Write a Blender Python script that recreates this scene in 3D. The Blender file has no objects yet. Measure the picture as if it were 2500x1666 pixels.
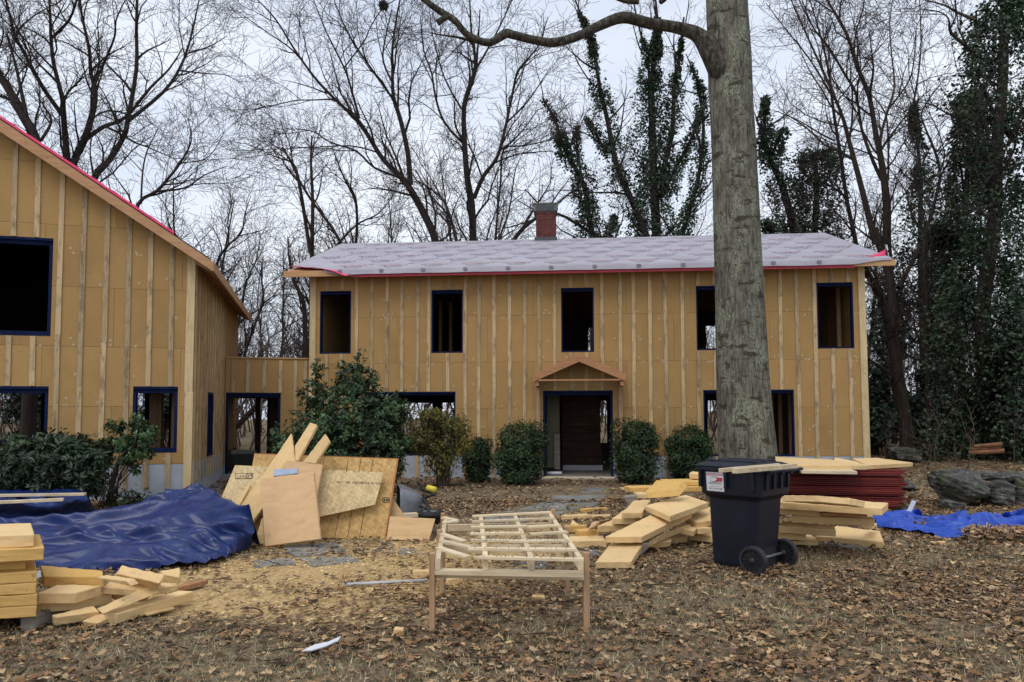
import bpy, math, random
import numpy as np
from mathutils import Vector, Matrix, Euler, noise as mn

rnd = random.Random(7)
npr = np.random.default_rng(11)
SC = bpy.context.scene
COL = SC.collection

# ------------------------------------------------------------------ camera
PW, PH, FPX, VPP = 2500.0, 1666.0, 1740.0, 924.0
TH, ROLL, CAMZ = math.atan(91.0 / 1740.0), 0.0027, 1.65
cam_d = bpy.data.cameras.new('camera'); cam = bpy.data.objects.new('camera', cam_d); COL.objects.link(cam)
cam.location = (0, 0, CAMZ)
cam.rotation_euler = (math.pi / 2 + TH, ROLL, 0)
cam_d.sensor_width = 36.0; cam_d.sensor_fit = 'HORIZONTAL'
cam_d.lens = FPX / PW * 36.0
cam_d.shift_y = (VPP - PH / 2) / PW
cam_d.clip_end = 2000
SC.camera = cam

# ------------------------------------------------------------------ sky, sun, exposure (overcast)
SUN_EL, SUN_AZ = math.radians(58), math.radians(205)
w = bpy.data.worlds.new('World'); SC.world = w; w.use_nodes = True
nt = w.node_tree; nt.nodes.clear()
def wn(t): return nt.nodes.new(t)
out = wn('ShaderNodeOutputWorld'); bg = wn('ShaderNodeBackground'); bg.inputs['Strength'].default_value = 0.1
sky = wn('ShaderNodeTexSky'); sky.sky_type = 'NISHITA'; sky.sun_disc = False
sky.sun_elevation = SUN_EL; sky.sun_rotation = SUN_AZ; sky.dust_density = 4.0; sky.air_density = 1.5
tc = wn('ShaderNodeTexCoord'); mp = wn('ShaderNodeMapping'); mp.inputs['Scale'].default_value = (1.0, 1.0, 2.6)
nz = wn('ShaderNodeTexNoise'); nz.inputs['Scale'].default_value = 1.7; nz.inputs['Detail'].default_value = 5.0; nz.inputs['Roughness'].default_value = 0.5
rp = wn('ShaderNodeValToRGB'); rp.color_ramp.elements[0].position = 0.32; rp.color_ramp.elements[1].position = 0.68
rp.color_ramp.elements[0].color = (6.6, 7.6, 9.5, 1); rp.color_ramp.elements[1].color = (10.7, 11.3, 12.3, 1)
mx = wn('ShaderNodeMix'); mx.data_type = 'RGBA'; mx.inputs['Factor'].default_value = 0.86
nt.links.new(tc.outputs['Generated'], mp.inputs['Vector']); nt.links.new(mp.outputs[0], nz.inputs['Vector'])
nt.links.new(nz.outputs['Fac'], rp.inputs['Fac'])
nt.links.new(sky.outputs[0], mx.inputs['A']); nt.links.new(rp.outputs['Color'], mx.inputs['B'])
nt.links.new(mx.outputs['Result'], bg.inputs['Color']); nt.links.new(bg.outputs[0], out.inputs['Surface'])
sun_d = bpy.data.lights.new('sun', 'SUN'); sun_d.energy = 1.3; sun_d.angle = math.radians(35); sun_d.color = (1.0, 0.96, 0.9)
sun = bpy.data.objects.new('sun', sun_d); COL.objects.link(sun)
sdir = Vector((math.sin(SUN_AZ) * math.cos(SUN_EL), math.cos(SUN_AZ) * math.cos(SUN_EL), math.sin(SUN_EL)))
sun.rotation_euler = sdir.to_track_quat('Z', 'Y').to_euler(); sun.location = (0, -5, 20)
SC.view_settings.view_transform = 'Standard'; SC.view_settings.look = 'None'
SC.view_settings.exposure = 0.0; SC.view_settings.gamma = 1.0
SC.cycles.use_denoising = True
SC.cycles.max_bounces = 6; SC.cycles.diffuse_bounces = 3; SC.cycles.glossy_bounces = 2

# ------------------------------------------------------------------ picture -> place
RC = Euler((math.pi / 2 + TH, ROLL, 0)).to_matrix()
CP = Vector((0, 0, CAMZ))
def ray(u, v): return RC @ Vector(((u - PW / 2) / FPX, -(v - VPP) / FPX, -1.0))
def at_depth(u, v, Y):
    d = ray(u, v); return CP + d * (Y / d.y)
def at_z(u, v, z):
    d = ray(u, v); return CP + d * ((z - CAMZ) / d.z)
def on_plane(u, v, p, n):
    d = ray(u, v); return CP + d * ((Vector(p) - CP).dot(n) / d.dot(n))
def sstep(a, b, x):
    t = min(1.0, max(0.0, (x - a) / (b - a))); return t * t * (3 - 2 * t)
def ground_z(x, y):
    return 0.5 * sstep(6, 17, x) * sstep(10, 23, y) + 0.9 * sstep(14, 40, x) * sstep(10, 30, y) + 1.0 * sstep(30, 70, y)
def on_ground(u, v):
    z = 0.0
    for _ in range(6):
        p = at_z(u, v, z); z = ground_z(p.x, p.y)
    return p

# ------------------------------------------------------------------ mesh helpers
class MB:
    def __init__(s): s.v = []; s.f = []
    def add(s, vs, fs):
        o = len(s.v); s.v += [tuple(p) for p in vs]; s.f += [tuple(i + o for i in f) for f in fs]; return s
    def box(s, x0, x1, y0, y1, z0, z1):
        return s.add([(x0,y0,z0),(x1,y0,z0),(x1,y1,z0),(x0,y1,z0),(x0,y0,z1),(x1,y0,z1),(x1,y1,z1),(x0,y1,z1)],
                     [(0,3,2,1),(4,5,6,7),(0,1,5,4),(1,2,6,5),(2,3,7,6),(3,0,4,7)])
    def prism(s, poly, off):
        n = len(poly); off = Vector(off); P = [Vector(p) for p in poly]
        nrm = Vector((0, 0, 0))
        for i in range(n): nrm += P[i].cross(P[(i + 1) % n])
        if nrm.dot(off) > 0: P.reverse()
        fs = [tuple(range(n)), tuple(range(2 * n - 1, n - 1, -1))]
        fs += [(i, i + n, (i + 1) % n + n, (i + 1) % n) for i in range(n)]
        return s.add(P + [p + off for p in P], fs)
    def bar(s, a, b, wx, wz, up=(0, 0, 1)):
        a = Vector(a); b = Vector(b); d = (b - a).normalized(); sd = d.cross(Vector(up))
        if sd.length < 1e-4: sd = d.cross(Vector((0, 1, 0)))
        sd.normalize(); up2 = sd.cross(d).normalized()
        q = [a + sd * (i * wx / 2) + up2 * (j * wz / 2) for i, j in ((-1,-1),(1,-1),(1,1),(-1,1))]
        return s.prism(q, b - a)
    def tube(s, pts, rad, k=8, cap=True):
        P = [Vector(p) for p in pts]; n = len(P); vs = []; fs = []
        ref = Vector((0, 0, 1)) if abs((P[-1] - P[0]).normalized().z) < 0.9 else Vector((1, 0, 0))
        for i in range(n):
            t = (P[min(i + 1, n - 1)] - P[max(i - 1, 0)]).normalized()
            a = t.cross(ref).normalized(); b = t.cross(a)
            r = rad[i] if hasattr(rad, '__len__') else rad
            for j in range(k):
                an = 2 * math.pi * j / k; vs.append(P[i] + (a * math.cos(an) + b * math.sin(an)) * r)
        for i in range(n - 1):
            for j in range(k):
                fs.append((i * k + j, i * k + (j + 1) % k, (i + 1) * k + (j + 1) % k, (i + 1) * k + j))
        if cap: fs += [tuple(range(k - 1, -1, -1)), tuple(range((n - 1) * k, n * k))]
        return s.add(vs, fs)
    def loft(s, rings, cap=True):
        k = len(rings[0]); fs = []
        vs = [p for r in rings for p in r]
        for i in range(len(rings) - 1):
            for j in range(k): fs.append((i * k + j, i * k + (j + 1) % k, (i + 1) * k + (j + 1) % k, (i + 1) * k + j))
        if cap: fs += [tuple(range(k - 1, -1, -1)), tuple(range((len(rings) - 1) * k, len(rings) * k))]
        return s.add(vs, fs)
    def build(s, name, m, parent=None, smooth=False, bevel=0.0, world=False):
        vs = s.v
        if parent is not None and world:
            inv = parent.matrix_basis.inverted() if parent.parent is None else (parent.parent.matrix_basis @ parent.matrix_basis).inverted()
            vs = [tuple(inv @ Vector(p)) for p in vs]
        me = bpy.data.meshes.new(name); me.from_pydata(vs, [], s.f); me.update()
        if smooth: me.polygons.foreach_set('use_smooth', [True] * len(me.polygons))
        return link(name, me, m, parent, bevel)

def link(name, me, m, parent=None, bevel=0.0):
    if m is not None and not me.materials: me.materials.append(m)
    o = bpy.data.objects.new(name, me); COL.objects.link(o)
    if parent is not None: o.parent = parent
    if bevel:
        b = o.modifiers.new('bevel', 'BEVEL'); b.width = bevel; b.segments = 2; b.limit_method = 'ANGLE'
    return o
def tag(o, label=None, cat=None, group=None, kind=None):
    if label: o['label'] = label
    if cat: o['category'] = cat
    if group: o['group'] = group
    if kind: o['kind'] = kind
    return o
def thing(name, label, cat, loc=(0, 0, 0), rz=0.0, group=None):
    o = bpy.data.objects.new(name, None); COL.objects.link(o); o.empty_display_size = 0.2
    o.location = loc; o.rotation_euler = (0, 0, rz)
    o.matrix_basis = Matrix.Translation(Vector(loc)) @ Matrix.Rotation(rz, 4, 'Z')
    return tag(o, label, cat, group)
def copy_tree(o, parent=None):
    c = o.copy(); COL.objects.link(c); c.parent = parent
    for ch in list(o.children): copy_tree(ch, c)
    return c
def solo(mb, name, m, label, cat, group=None, smooth=False, bevel=0.0, base=None):
    """one-mesh thing with its origin at its own base"""
    vs = np.array(mb.v)
    b = Vector((vs[:, 0].mean(), vs[:, 1].mean(), vs[:, 2].min())) if base is None else Vector(base)
    mb.v = [tuple(Vector(p) - b) for p in mb.v]
    o = mb.build(name, m, smooth=smooth, bevel=bevel); o.location = b
    return tag(o, label, cat, group)
def np_mesh(name, V, faces, col=None, smooth=False):
    """faces: list of int arrays (N,k)"""
    me = bpy.data.meshes.new(name)
    V = np.asarray(V, dtype=np.float32).reshape(-1, 3)
    me.vertices.add(len(V)); me.vertices.foreach_set('co', V.ravel())
    faces = [np.asarray(f, dtype=np.int32) for f in faces if len(f)]
    idx = np.concatenate([f.ravel() for f in faces]); tot = np.concatenate([np.full(len(f), f.shape[1], np.int32) for f in faces])
    me.loops.add(len(idx)); me.loops.foreach_set('vertex_index', idx)
    me.polygons.add(len(tot)); me.polygons.foreach_set('loop_start', np.concatenate([[0], np.cumsum(tot)[:-1]]).astype(np.int32))
    me.polygons.foreach_set('loop_total', tot)
    if smooth: me.polygons.foreach_set('use_smooth', np.ones(len(tot), bool))
    me.update(calc_edges=True)
    if col is not None:
        a = me.color_attributes.new('Col', 'FLOAT_COLOR', 'POINT')
        c4 = np.ones((len(V), 4), np.float32); c4[:, :3] = col; a.data.foreach_set('color', c4.ravel())
    return me

# ------------------------------------------------------------------ materials
MATS = {}
def base_mat(name, rough=0.7, spec=0.3):
    m = bpy.data.materials.new(name); m.use_nodes = True
    b = m.node_tree.nodes['Principled BSDF']; b.inputs['Roughness'].default_value = rough
    b.inputs['Specular IOR Level'].default_value = spec
    MATS[name] = m
    return m, m.node_tree, b
def nd(t, k, **kw):
    n = t.nodes.new('ShaderNode' + k)
    for a, v in kw.items():
        if a in n.inputs: n.inputs[a].default_value = v
        else: setattr(n, a, v)
    return n
def coords(t, scale=(1, 1, 1), rand=True, src='Object'):
    tc = nd(t, 'TexCoord'); mp = nd(t, 'Mapping'); mp.inputs['Scale'].default_value = scale
    if rand:
        oi = nd(t, 'ObjectInfo'); mu = nd(t, 'Math', operation='MULTIPLY'); mu.inputs[1].default_value = 37.0
        t.links.new(oi.outputs['Random'], mu.inputs[0]); ad = nd(t, 'VectorMath', operation='ADD')
        t.links.new(tc.outputs[src], ad.inputs[0]); t.links.new(mu.outputs[0], ad.inputs[1]); t.links.new(ad.outputs[0], mp.inputs[0])
    else: t.links.new(tc.outputs[src], mp.inputs[0])
    return mp.outputs[0]
def noise(t, vec, scale, detail=4, rough=0.55, dist=0.0):
    n = nd(t, 'TexNoise'); n.inputs['Scale'].default_value = scale; n.inputs['Detail'].default_value = detail
    n.inputs['Roughness'].default_value = rough; n.inputs['Distortion'].default_value = dist
    t.links.new(vec, n.inputs['Vector']); return n.outputs['Fac']
def ramp(t, fac, stops):
    r = nd(t, 'ValToRGB'); e = r.color_ramp.elements
    while len(e) < len(stops): e.new(0.5)
    for i, (p, c) in enumerate(stops):
        e[i].position = p; e[i].color = (*c, 1) if len(c) == 3 else c
    t.links.new(fac, r.inputs['Fac']); return r.outputs['Color']
def mix(t, fac, a, b, mode='MIX'):
    m = nd(t, 'Mix', data_type='RGBA', blend_type=mode)
    for s, val in (('Factor', fac), ('A', a), ('B', b)):
        if isinstance(val, (int, float)): m.inputs[s].default_value = val
        elif isinstance(val, tuple): m.inputs[s].default_value = (*val, 1)
        else: t.links.new(val, m.inputs[s])
    return m.outputs['Result']
def bump(t, b, h, strength=0.3, dist=0.02):
    n = nd(t, 'Bump'); n.inputs['Strength'].default_value = strength; n.inputs['Distance'].default_value = dist
    t.links.new(h, n.inputs['Height']); t.links.new(n.outputs[0], b.inputs['Normal'])
def objvar(t, col, lo=0.85, hi=1.1):
    oi = nd(t, 'ObjectInfo'); mr = nd(t, 'MapRange'); mr.inputs['To Min'].default_value = lo; mr.inputs['To Max'].default_value = hi
    t.links.new(oi.outputs['Random'], mr.inputs['Value'])
    h = nd(t, 'HueSaturation'); t.links.new(mr.outputs[0], h.inputs['Value']); t.links.new(col, h.inputs['Color']); return h.outputs[0]

def simple(name, c1, c2, scale=6, rough=0.7, bmp=0.2, stretch=(1, 1, 1), spec=0.3, var=(0.9, 1.08), detail=4, bd=0.01):
    m, t, b = base_mat(name, rough, spec)
    vec = coords(t, stretch); f = noise(t, vec, scale, detail)
    c = ramp(t, f, [(0.3, c1), (0.7, c2)])
    t.links.new(objvar(t, c, *var), b.inputs['Base Color'])
    if bmp: bump(t, b, f, bmp, bd)
    return m
def wood(name, c1, c2, axis='Z', stain=0.35, stainc=(0.16, 0.10, 0.06), var=(0.85, 1.12), rough=0.75, grain=22):
    m, t, b = base_mat(name, rough, 0.25)
    st = {'Z': (1, 1, 0.06), 'X': (0.06, 1, 1), 'Y': (1, 0.06, 1)}[axis]
    vec = coords(t, st); f = noise(t, vec, grain, 5, 0.6)
    c = ramp(t, f, [(0.3, c1), (0.7, c2)])
    st2 = {'Z': (1, 1, 0.3), 'X': (0.3, 1, 1), 'Y': (1, 0.3, 1)}[axis]
    v2 = coords(t, st2); f2 = noise(t, v2, 9, 5, 0.7)
    s = ramp(t, f2, [(0.5, (0, 0, 0)), (0.64, (1, 1, 1))])
    sm = nd(t, 'Math', operation='MULTIPLY'); sm.inputs[1].default_value = stain
    t.links.new(s, sm.inputs[0]); c = mix(t, sm.outputs[0], c, stainc)
    v3 = coords(t, (1, 1, 1)); vo = nd(t, 'TexVoronoi'); vo.inputs['Scale'].default_value = 5.0; t.links.new(v3, vo.inputs['Vector'])
    k = ramp(t, vo.outputs['Distance'], [(0.05, (0.6, 0.6, 0.6)), (0.11, (0, 0, 0))]); c = mix(t, k, c, (0.10, 0.055, 0.03))
    t.links.new(objvar(t, c, *var), b.inputs['Base Color']); bump(t, b, f, 0.25, 0.004)
    return m

def m_foam(name, c1, c2, var):
    m, t, b = base_mat(name, 0.85, 0.15)
    vec = coords(t); f = noise(t, vec, 1.7, 6, 0.65); c = ramp(t, f, [(0.3, c1), (0.72, c2)])
    f2 = noise(t, vec, 30, 3); c = mix(t, 0.05, c, ramp(t, f2, [(0.3, (0.2, 0.12, 0.05)), (0.7, (0.9, 0.75, 0.5))]), 'OVERLAY')
    vo = nd(t, 'TexVoronoi'); vo.inputs['Scale'].default_value = 4.2; t.links.new(vec, vo.inputs['Vector'])
    k = ramp(t, vo.outputs['Distance'], [(0.04, (0.55,) * 3), (0.075, (0, 0, 0))]); c = mix(t, k, c, tuple(x * 0.42 for x in c1)); sk = noise(t, vec, 55, 3, .6); c = mix(t, ramp(t, sk, [(0.66, (0,) * 3), (0.70, (.6,) * 3)]), c, tuple(x * .45 for x in c1))
    sc_ = noise(t, coords(t, (0.8, 0.8, 4.0)), 5.0, 6, 0.7); c = mix(t, ramp(t, sc_, [(0.66, (0,) * 3), (0.70, (.5,) * 3)]), c, tuple(x * .5 for x in c1))
    dm = noise(t, coords(t, (1, 1, .5)), 1.1, 5, 0.6); c = mix(t, ramp(t, dm, [(0.52, (0,) * 3), (0.75, (.4,) * 3)]), c, tuple(x * .62 for x in c1))
    t.links.new(objvar(t, c, *var), b.inputs['Base Color']); bump(t, b, f2, 0.08, 0.004)
    return m
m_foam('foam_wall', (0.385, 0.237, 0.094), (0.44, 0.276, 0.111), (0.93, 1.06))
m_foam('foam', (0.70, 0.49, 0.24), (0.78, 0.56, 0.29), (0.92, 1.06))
m_foam('foam_edge', (0.62, 0.385, 0.125), (0.70, 0.45, 0.165), (0.9, 1.05))
m_foam('foam_pink', (0.66, 0.43, 0.235), (0.70, 0.47, 0.26), (0.97, 1.03))
wood('batten', (0.45, 0.32, 0.172), (0.61, 0.465, 0.27), 'Z', 0.65, (0.17, 0.115, 0.07), (0.72, 1.1))
wood('corner_board', (0.58, 0.43, 0.23), (0.72, 0.56, 0.32), 'Z', 0.25)
wood('fascia_x', (0.50, 0.29, 0.13), (0.62, 0.38, 0.19), 'X', 0.3)
wood('rake', (0.42, 0.22, 0.11), (0.52, 0.30, 0.16), 'X', 0.25, var=(0.95, 1.05))
wood('cedar', (0.40, 0.185, 0.09), (0.52, 0.27, 0.135), 'X', 0.3)
wood('cedar_z', (0.37, 0.225, 0.12), (0.49, 0.315, 0.185), 'Z', 0.3)
wood('lumber_x', (0.62, 0.49, 0.31), (0.78, 0.65, 0.44), 'X', 0.25)
wood('lumber_y', (0.60, 0.47, 0.29), (0.76, 0.63, 0.42), 'Y', 0.25)
wood('stud', (0.42, 0.25, 0.14), (0.52, 0.32, 0.19), 'Z', 0.2)
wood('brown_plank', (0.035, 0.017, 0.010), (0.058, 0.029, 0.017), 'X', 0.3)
wood('grey_plank', (0.20, 0.18, 0.155), (0.30, 0.27, 0.23), 'X', 0.3)
wood('plywood', (0.56, 0.36, 0.17), (0.68, 0.46, 0.24), 'X', 0.2, grain=12)
simple('sheathing', (0.10, 0.055, 0.03), (0.15, 0.085, 0.05), 5, 0.85)
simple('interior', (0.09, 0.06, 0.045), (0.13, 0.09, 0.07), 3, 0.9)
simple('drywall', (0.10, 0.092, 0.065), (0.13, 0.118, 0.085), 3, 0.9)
simple('tape', (0.003, 0.008, 0.036), (0.006, 0.015, 0.068), 9, 0.7, 0.3, spec=0.12)
simple('grey_base', (0.33, 0.36, 0.41), (0.42, 0.45, 0.51), 3, 0.7)
simple('print_red', (0.36, 0.09, 0.11), (0.42, 0.13, 0.15), 8, 0.7, 0)
simple('print_grey', (0.16, 0.153, 0.18), (0.21, 0.2, 0.23), 8, 0.7, 0)
simple('print_black', (0.025, 0.02, 0.02), (0.06, 0.05, 0.045), 40, 0.8, 0)
simple('pink', (0.74, 0.04, 0.13), (0.80, 0.07, 0.18), 5, 0.5, 0.1)
simple('brick', (0.10, 0.032, 0.028), (0.165, 0.055, 0.046), 14, 0.9, 0.4, var=(0.75, 1.15))
simple('mortar', (0.22, 0.17, 0.155), (0.28, 0.22, 0.2), 20, 0.95)
simple('concrete', (0.11, 0.115, 0.10), (0.19, 0.19, 0.17), 7, 0.9)
simple('lead', (0.05, 0.055, 0.065), (0.09, 0.095, 0.11), 7, 0.5)
simple('bin_blue', (0.0035, 0.0048, 0.013), (0.009, 0.011, 0.023), 7, 0.5, 0.12, spec=0.35, detail=8)
simple('rubber', (0.012, 0.012, 0.013), (0.022, 0.022, 0.024), 12, 0.7)
simple('rim_plastic', (0.02, 0.02, 0.023), (0.035, 0.035, 0.04), 12, 0.5)
simple('steel_grey', (0.12, 0.13, 0.145), (0.18, 0.19, 0.205), 9, 0.35, 0.1, spec=0.6)
simple('black_paint', (0.012, 0.012, 0.014), (0.025, 0.025, 0.028), 9, 0.4)
simple('yellow_grip', (0.62, 0.5, 0.04), (0.72, 0.6, 0.07), 9, 0.5)
simple('sticker', (0.66, 0.66, 0.68), (0.74, 0.74, 0.76), 30, 0.45, 0)
simple('sticker_red', (0.5, 0.03, 0.05), (0.6, 0.05, 0.07), 30, 0.45, 0)
simple('sticker_dark', (0.02, 0.02, 0.04), (0.04, 0.04, 0.07), 30, 0.45, 0)
simple('red_sheet', (0.13, 0.018, 0.014), (0.21, 0.03, 0.022), 6, 0.6, 0.3, var=(0.7, 1.2))
simple('white_pvc', (0.68, 0.70, 0.74), (0.76, 0.78, 0.82), 5, 0.5)
simple('pipe_grey', (0.40, 0.41, 0.43), (0.5, 0.51, 0.53), 9, 0.4)
simple('blue_foam', (0.36, 0.45, 0.60), (0.44, 0.53, 0.68), 12, 0.85)
simple('film', (0.42, 0.46, 0.52), (0.56, 0.60, 0.66), 9, 0.3)
simple('slate', (0.15, 0.148, 0.138), (0.27, 0.268, 0.25), 2.5, 0.75, 0.4, detail=7)
simple('broken', (0.55, 0.46, 0.25), (0.70, 0.58, 0.32), 9, 0.9)

# roofing underlayment: pale lilac grey, faintly banded and scuffed
m, t, b = base_mat('underlay', 0.55, 0.35)
vec = coords(t, (0.35, 1, 1), False); f = noise(t, vec, 3.5, 7, 0.7); c = ramp(t, f, [(0.3, (0.33, 0.315, 0.365)), (0.7, (0.45, 0.43, 0.48))])
t.links.new(c, b.inputs['Base Color']); f2 = noise(t, coords(t, (0.25, 1.6, 1), False), 7, 4); bump(t, b, f2, 0.5, 0.03)
# tarp
def tarp_mat(name, c1, c2):
    m, t, b = base_mat(name, 0.33, 0.4)
    vec = coords(t); f = noise(t, vec, 6, 6, 0.6); c = ramp(t, f, [(0.3, c1), (0.7, c2)]); t.links.new(c, b.inputs['Base Color'])
    vo = nd(t, 'TexVoronoi', feature='DISTANCE_TO_EDGE'); vo.inputs['Scale'].default_value = 2.1; wq = nd(t, 'VectorMath', operation='ADD'); nz_ = nd(t, 'TexNoise'); nz_.inputs['Scale'].default_value = 1.6; t.links.new(vec, nz_.inputs['Vector']); t.links.new(vec, wq.inputs[0]); t.links.new(nz_.outputs['Color'], wq.inputs[1]); t.links.new(wq.outputs[0], vo.inputs['Vector']); wv = ramp(t, vo.outputs['Distance'], [(0.0, (0,) * 3), (0.10, (1,) * 3)]); bump(t, b, wv, 0.16, 0.015)
tarp_mat('tarp_navy', (0.007, 0.019, 0.095), (0.012, 0.031, 0.14))
tarp_mat('tarp_blue', (0.014, 0.055, 0.36), (0.024, 0.085, 0.46))
# OSB: layered strands
def osb(name, tint, dark):
    m, t, b = base_mat(name, 0.8, 0.2)
    vec = coords(t, (1, 1, 1)); base = None
    for i, (rot, sc) in enumerate(((0.25, 34), (1.15, 30), (2.2, 38))):
        mp = nd(t, 'Mapping'); mp.vector_type = 'TEXTURE'; mp.inputs['Rotation'].default_value = (0, rot, 0); mp.inputs['Scale'].default_value = (1, 4, 5)
        t.links.new(vec, mp.inputs[0]); f = noise(t, mp.outputs[0], sc, 3, 0.6, 0.4)
        c = ramp(t, f, [(0.34, dark), (0.47, tuple(x * .82 for x in tint)), (0.53, tint), (0.64, tuple(min(1, x * 1.3) for x in tint))])
        base = c if base is None else mix(t, 0.42, base, c)
    t.links.new(base, b.inputs['Base Color']); return m
osb('osb', (0.56, 0.36, 0.14), (0.30, 0.17, 0.06)); osb('osb_pale', (0.66, 0.51, 0.28), (0.46, 0.32, 0.15))
simple('osb_edge', (0.42, 0.13, 0.05), (0.52, 0.2, 0.08), 20, 0.8)
# barks
def bark(name, stops, zs, scale, bs, lich=None):
    m, t, b = base_mat(name, 0.95, 0.1)
    vec = coords(t, (1, 1, zs), False); f = noise(t, vec, scale, 7, 0.65, 0.6); c = ramp(t, f, stops)
    h = f
    if lich:
        f3 = noise(t, coords(t, (1, 1, 0.45), False), 2.6, 7, 0.72); f4 = noise(t, coords(t, (1, 1, 0.55), False), 34, 4, 0.7)
        a = ramp(t, f3, [(0.46, (0,) * 3), (0.58, (1,) * 3)]); a2 = ramp(t, f4, [(0.44, (0.0,) * 3), (0.56, (1,) * 3)])
        c = mix(t, mix(t, 1.0, a, a2, 'MULTIPLY'), c, lich)
        f5 = noise(t, coords(t, (1, 1, 2.5), False), 2.6, 4, 0.6); d = ramp(t, f5, [(0.57, (0,) * 3), (0.63, (0.85,) * 3)])
        c = mix(t, d, c, (0.045, 0.036, 0.024))
    t.links.new(c, b.inputs['Base Color']); bump(t, b, h, bs, 0.05)
bark('bark_big', [(0.34, (0.036, 0.031, 0.023)), (0.46, (0.095, 0.086, 0.068)), (0.60, (0.17, 0.162, 0.13))], 0.16, 21, 0.42, (0.26, 0.28, 0.20))
bark('bark_limb', [(0.34, (0.024, 0.020, 0.016)), (0.5, (0.068, 0.060, 0.048)), (0.66, (0.14, 0.135, 0.105))], 0.6, 14, 0.8)
bark('bark_dark', [(0.3, (0.022, 0.018, 0.016)), (0.7, (0.055, 0.045, 0.04))], 0.2, 9, 0.5)
bark('bark_brown', [(0.3, (0.034, 0.026, 0.021)), (0.7, (0.085, 0.065, 0.052))], 0.2, 9, 0.5)
bark('twig', [(0.3, (0.042, 0.035, 0.031)), (0.7, (0.085, 0.07, 0.062))], 0.3, 3, 0)
bark('brush', [(0.3, (0.07, 0.05, 0.04)), (0.7, (0.16, 0.12, 0.10))], 0.3, 1.2, 0)
# rock
m, t, b = base_mat('rock', 0.9, 0.25)
vec = coords(t, (1, 1, 2.2)); f = noise(t, vec, 5, 8, 0.7); c = ramp(t, f, [(0.36, (0.03, 0.029, 0.025)), (0.52, (0.085, 0.083, 0.074)), (0.66, (0.17, 0.167, 0.15))])
f2 = noise(t, coords(t), 3.2, 5, 0.6); c = mix(t, ramp(t, f2, [(0.52, (0,) * 3), (0.66, (0.8,) * 3)]), c, (0.075, 0.095, 0.04))
f3 = noise(t, coords(t), 24, 2); c = mix(t, ramp(t, f3, [(0.68, (0,) * 3), (0.72, (1,) * 3)]), c, (0.4, 0.42, 0.4))
t.links.new(c, b.inputs['Base Color']); bump(t, b, f, 0.8, 0.06)
# leaves with a colour per leaf
def leafmat(name, rough, spec, trans=0.0):
    m, t, b = base_mat(name, rough, spec)
    a = nd(t, 'VertexColor'); a.layer_name = 'Col'; t.links.new(a.outputs['Color'], b.inputs['Base Color'])
    if trans:
        tr = nd(t, 'BsdfTranslucent'); t.links.new(a.outputs['Color'], tr.inputs['Color']); ms = nd(t, 'MixShader'); ms.inputs[0].default_value = trans
        o = t.nodes['Material Output']; t.links.new(b.outputs[0], ms.inputs[1]); t.links.new(tr.outputs[0], ms.inputs[2]); t.links.new(ms.outputs[0], o.inputs['Surface'])
leafmat('leaf_glossy', 0.42, 0.4, 0.12); leafmat('leaf_matt', 0.6, 0.25, 0.2); leafmat('litter', 0.85, 0.15, 0.0)
# ground
m, t, b = base_mat('ground', 0.97, 0.1)
vec = coords(t, (1, 1, 1), False); f = noise(t, vec, 0.8, 8, 0.65)
c = ramp(t, f, [(0.32, (0.12, 0.085, 0.053)), (0.5, (0.215, 0.165, 0.10)), (0.68, (0.32, 0.26, 0.16))])
f1 = noise(t, coords(t, (1, 1, 1), False), 14, 6, 0.75)
c = mix(t, 0.6, c, ramp(t, f1, [(0.34, (0.055, 0.038, 0.026)), (0.5, (0.19, 0.145, 0.09)), (0.66, (0.46, 0.37, 0.23))]))
a = nd(t, 'VertexColor'); a.layer_name = 'Col'; sp = nd(t, 'SeparateColor'); t.links.new(a.outputs['Color'], sp.inputs[0])
f2 = noise(t, coords(t, (1, 1, 1), False), 5.5, 8, 0.75)
ad = nd(t, 'Math', operation='ADD'); t.links.new(sp.outputs[0], ad.inputs[0]); t.links.new(f2, ad.inputs[1])
sw = ramp(t, ad.outputs[0], [(0.0, (0,) * 3), (0.78, (0,) * 3), (0.98, (1,) * 3)])
f6 = noise(t, coords(t, (1, 1, 1), False), 22, 5, 0.7)
c = mix(t, sw, c, ramp(t, f6, [(0.3, (0.36, 0.235, 0.105)), (0.5, (0.60, 0.42, 0.20)), (0.7, (0.70, 0.51, 0.26))]))
t.links.new(c, b.inputs['Base Color']); bump(t, b, f1, 0.9, 0.04)
M = MATS
# ------------------------------------------------------------------ terrain
SAW = [(-2.0, 7.8, 2.1, 0.9, .95), (-1.2, 7.0, 1.4, .6, .7), (-2.3, 6.5, 1.7, .6, .8), (-3.4, 7.2, 1.0, .6, .6), (-1.6, 6.0, 1.2, .45, .45), (-0.6, 8.8, 2.0, 1.1, .72), (0.3, 10.4, 1.6, .9, .6), (0.9, 11.8, 1.0, .8, .4),
       (-2.7, 9.2, 1.4, .6, .5), (3.4, 8.3, 1.4, .6, .22), (0.6, 7.2, .8, 1.2, .2), (1.6, 8.6, 1.2, .6, .35), (4.4, 7.2, 1.6, .5, .18)]
def saw(x, y):
    r = 0.0
    for cx, cy, sx, sy, a in SAW: r = max(r, a * math.exp(-((x - cx) / sx) ** 2 - ((y - cy) / sy) ** 2))
    return r
xs = np.concatenate([np.arange(-90, -9, 3.0), np.arange(-9, 9, 0.12), np.arange(9, 91, 3.0)])
ys = np.concatenate([np.arange(-30, 2, 2.0), np.arange(2, 16, 0.12), np.arange(16, 32, 0.5), np.arange(32, 150, 4.0)])
GV = np.zeros((len(ys), len(xs), 3)); GC = np.zeros((len(ys), len(xs), 3))
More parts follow.
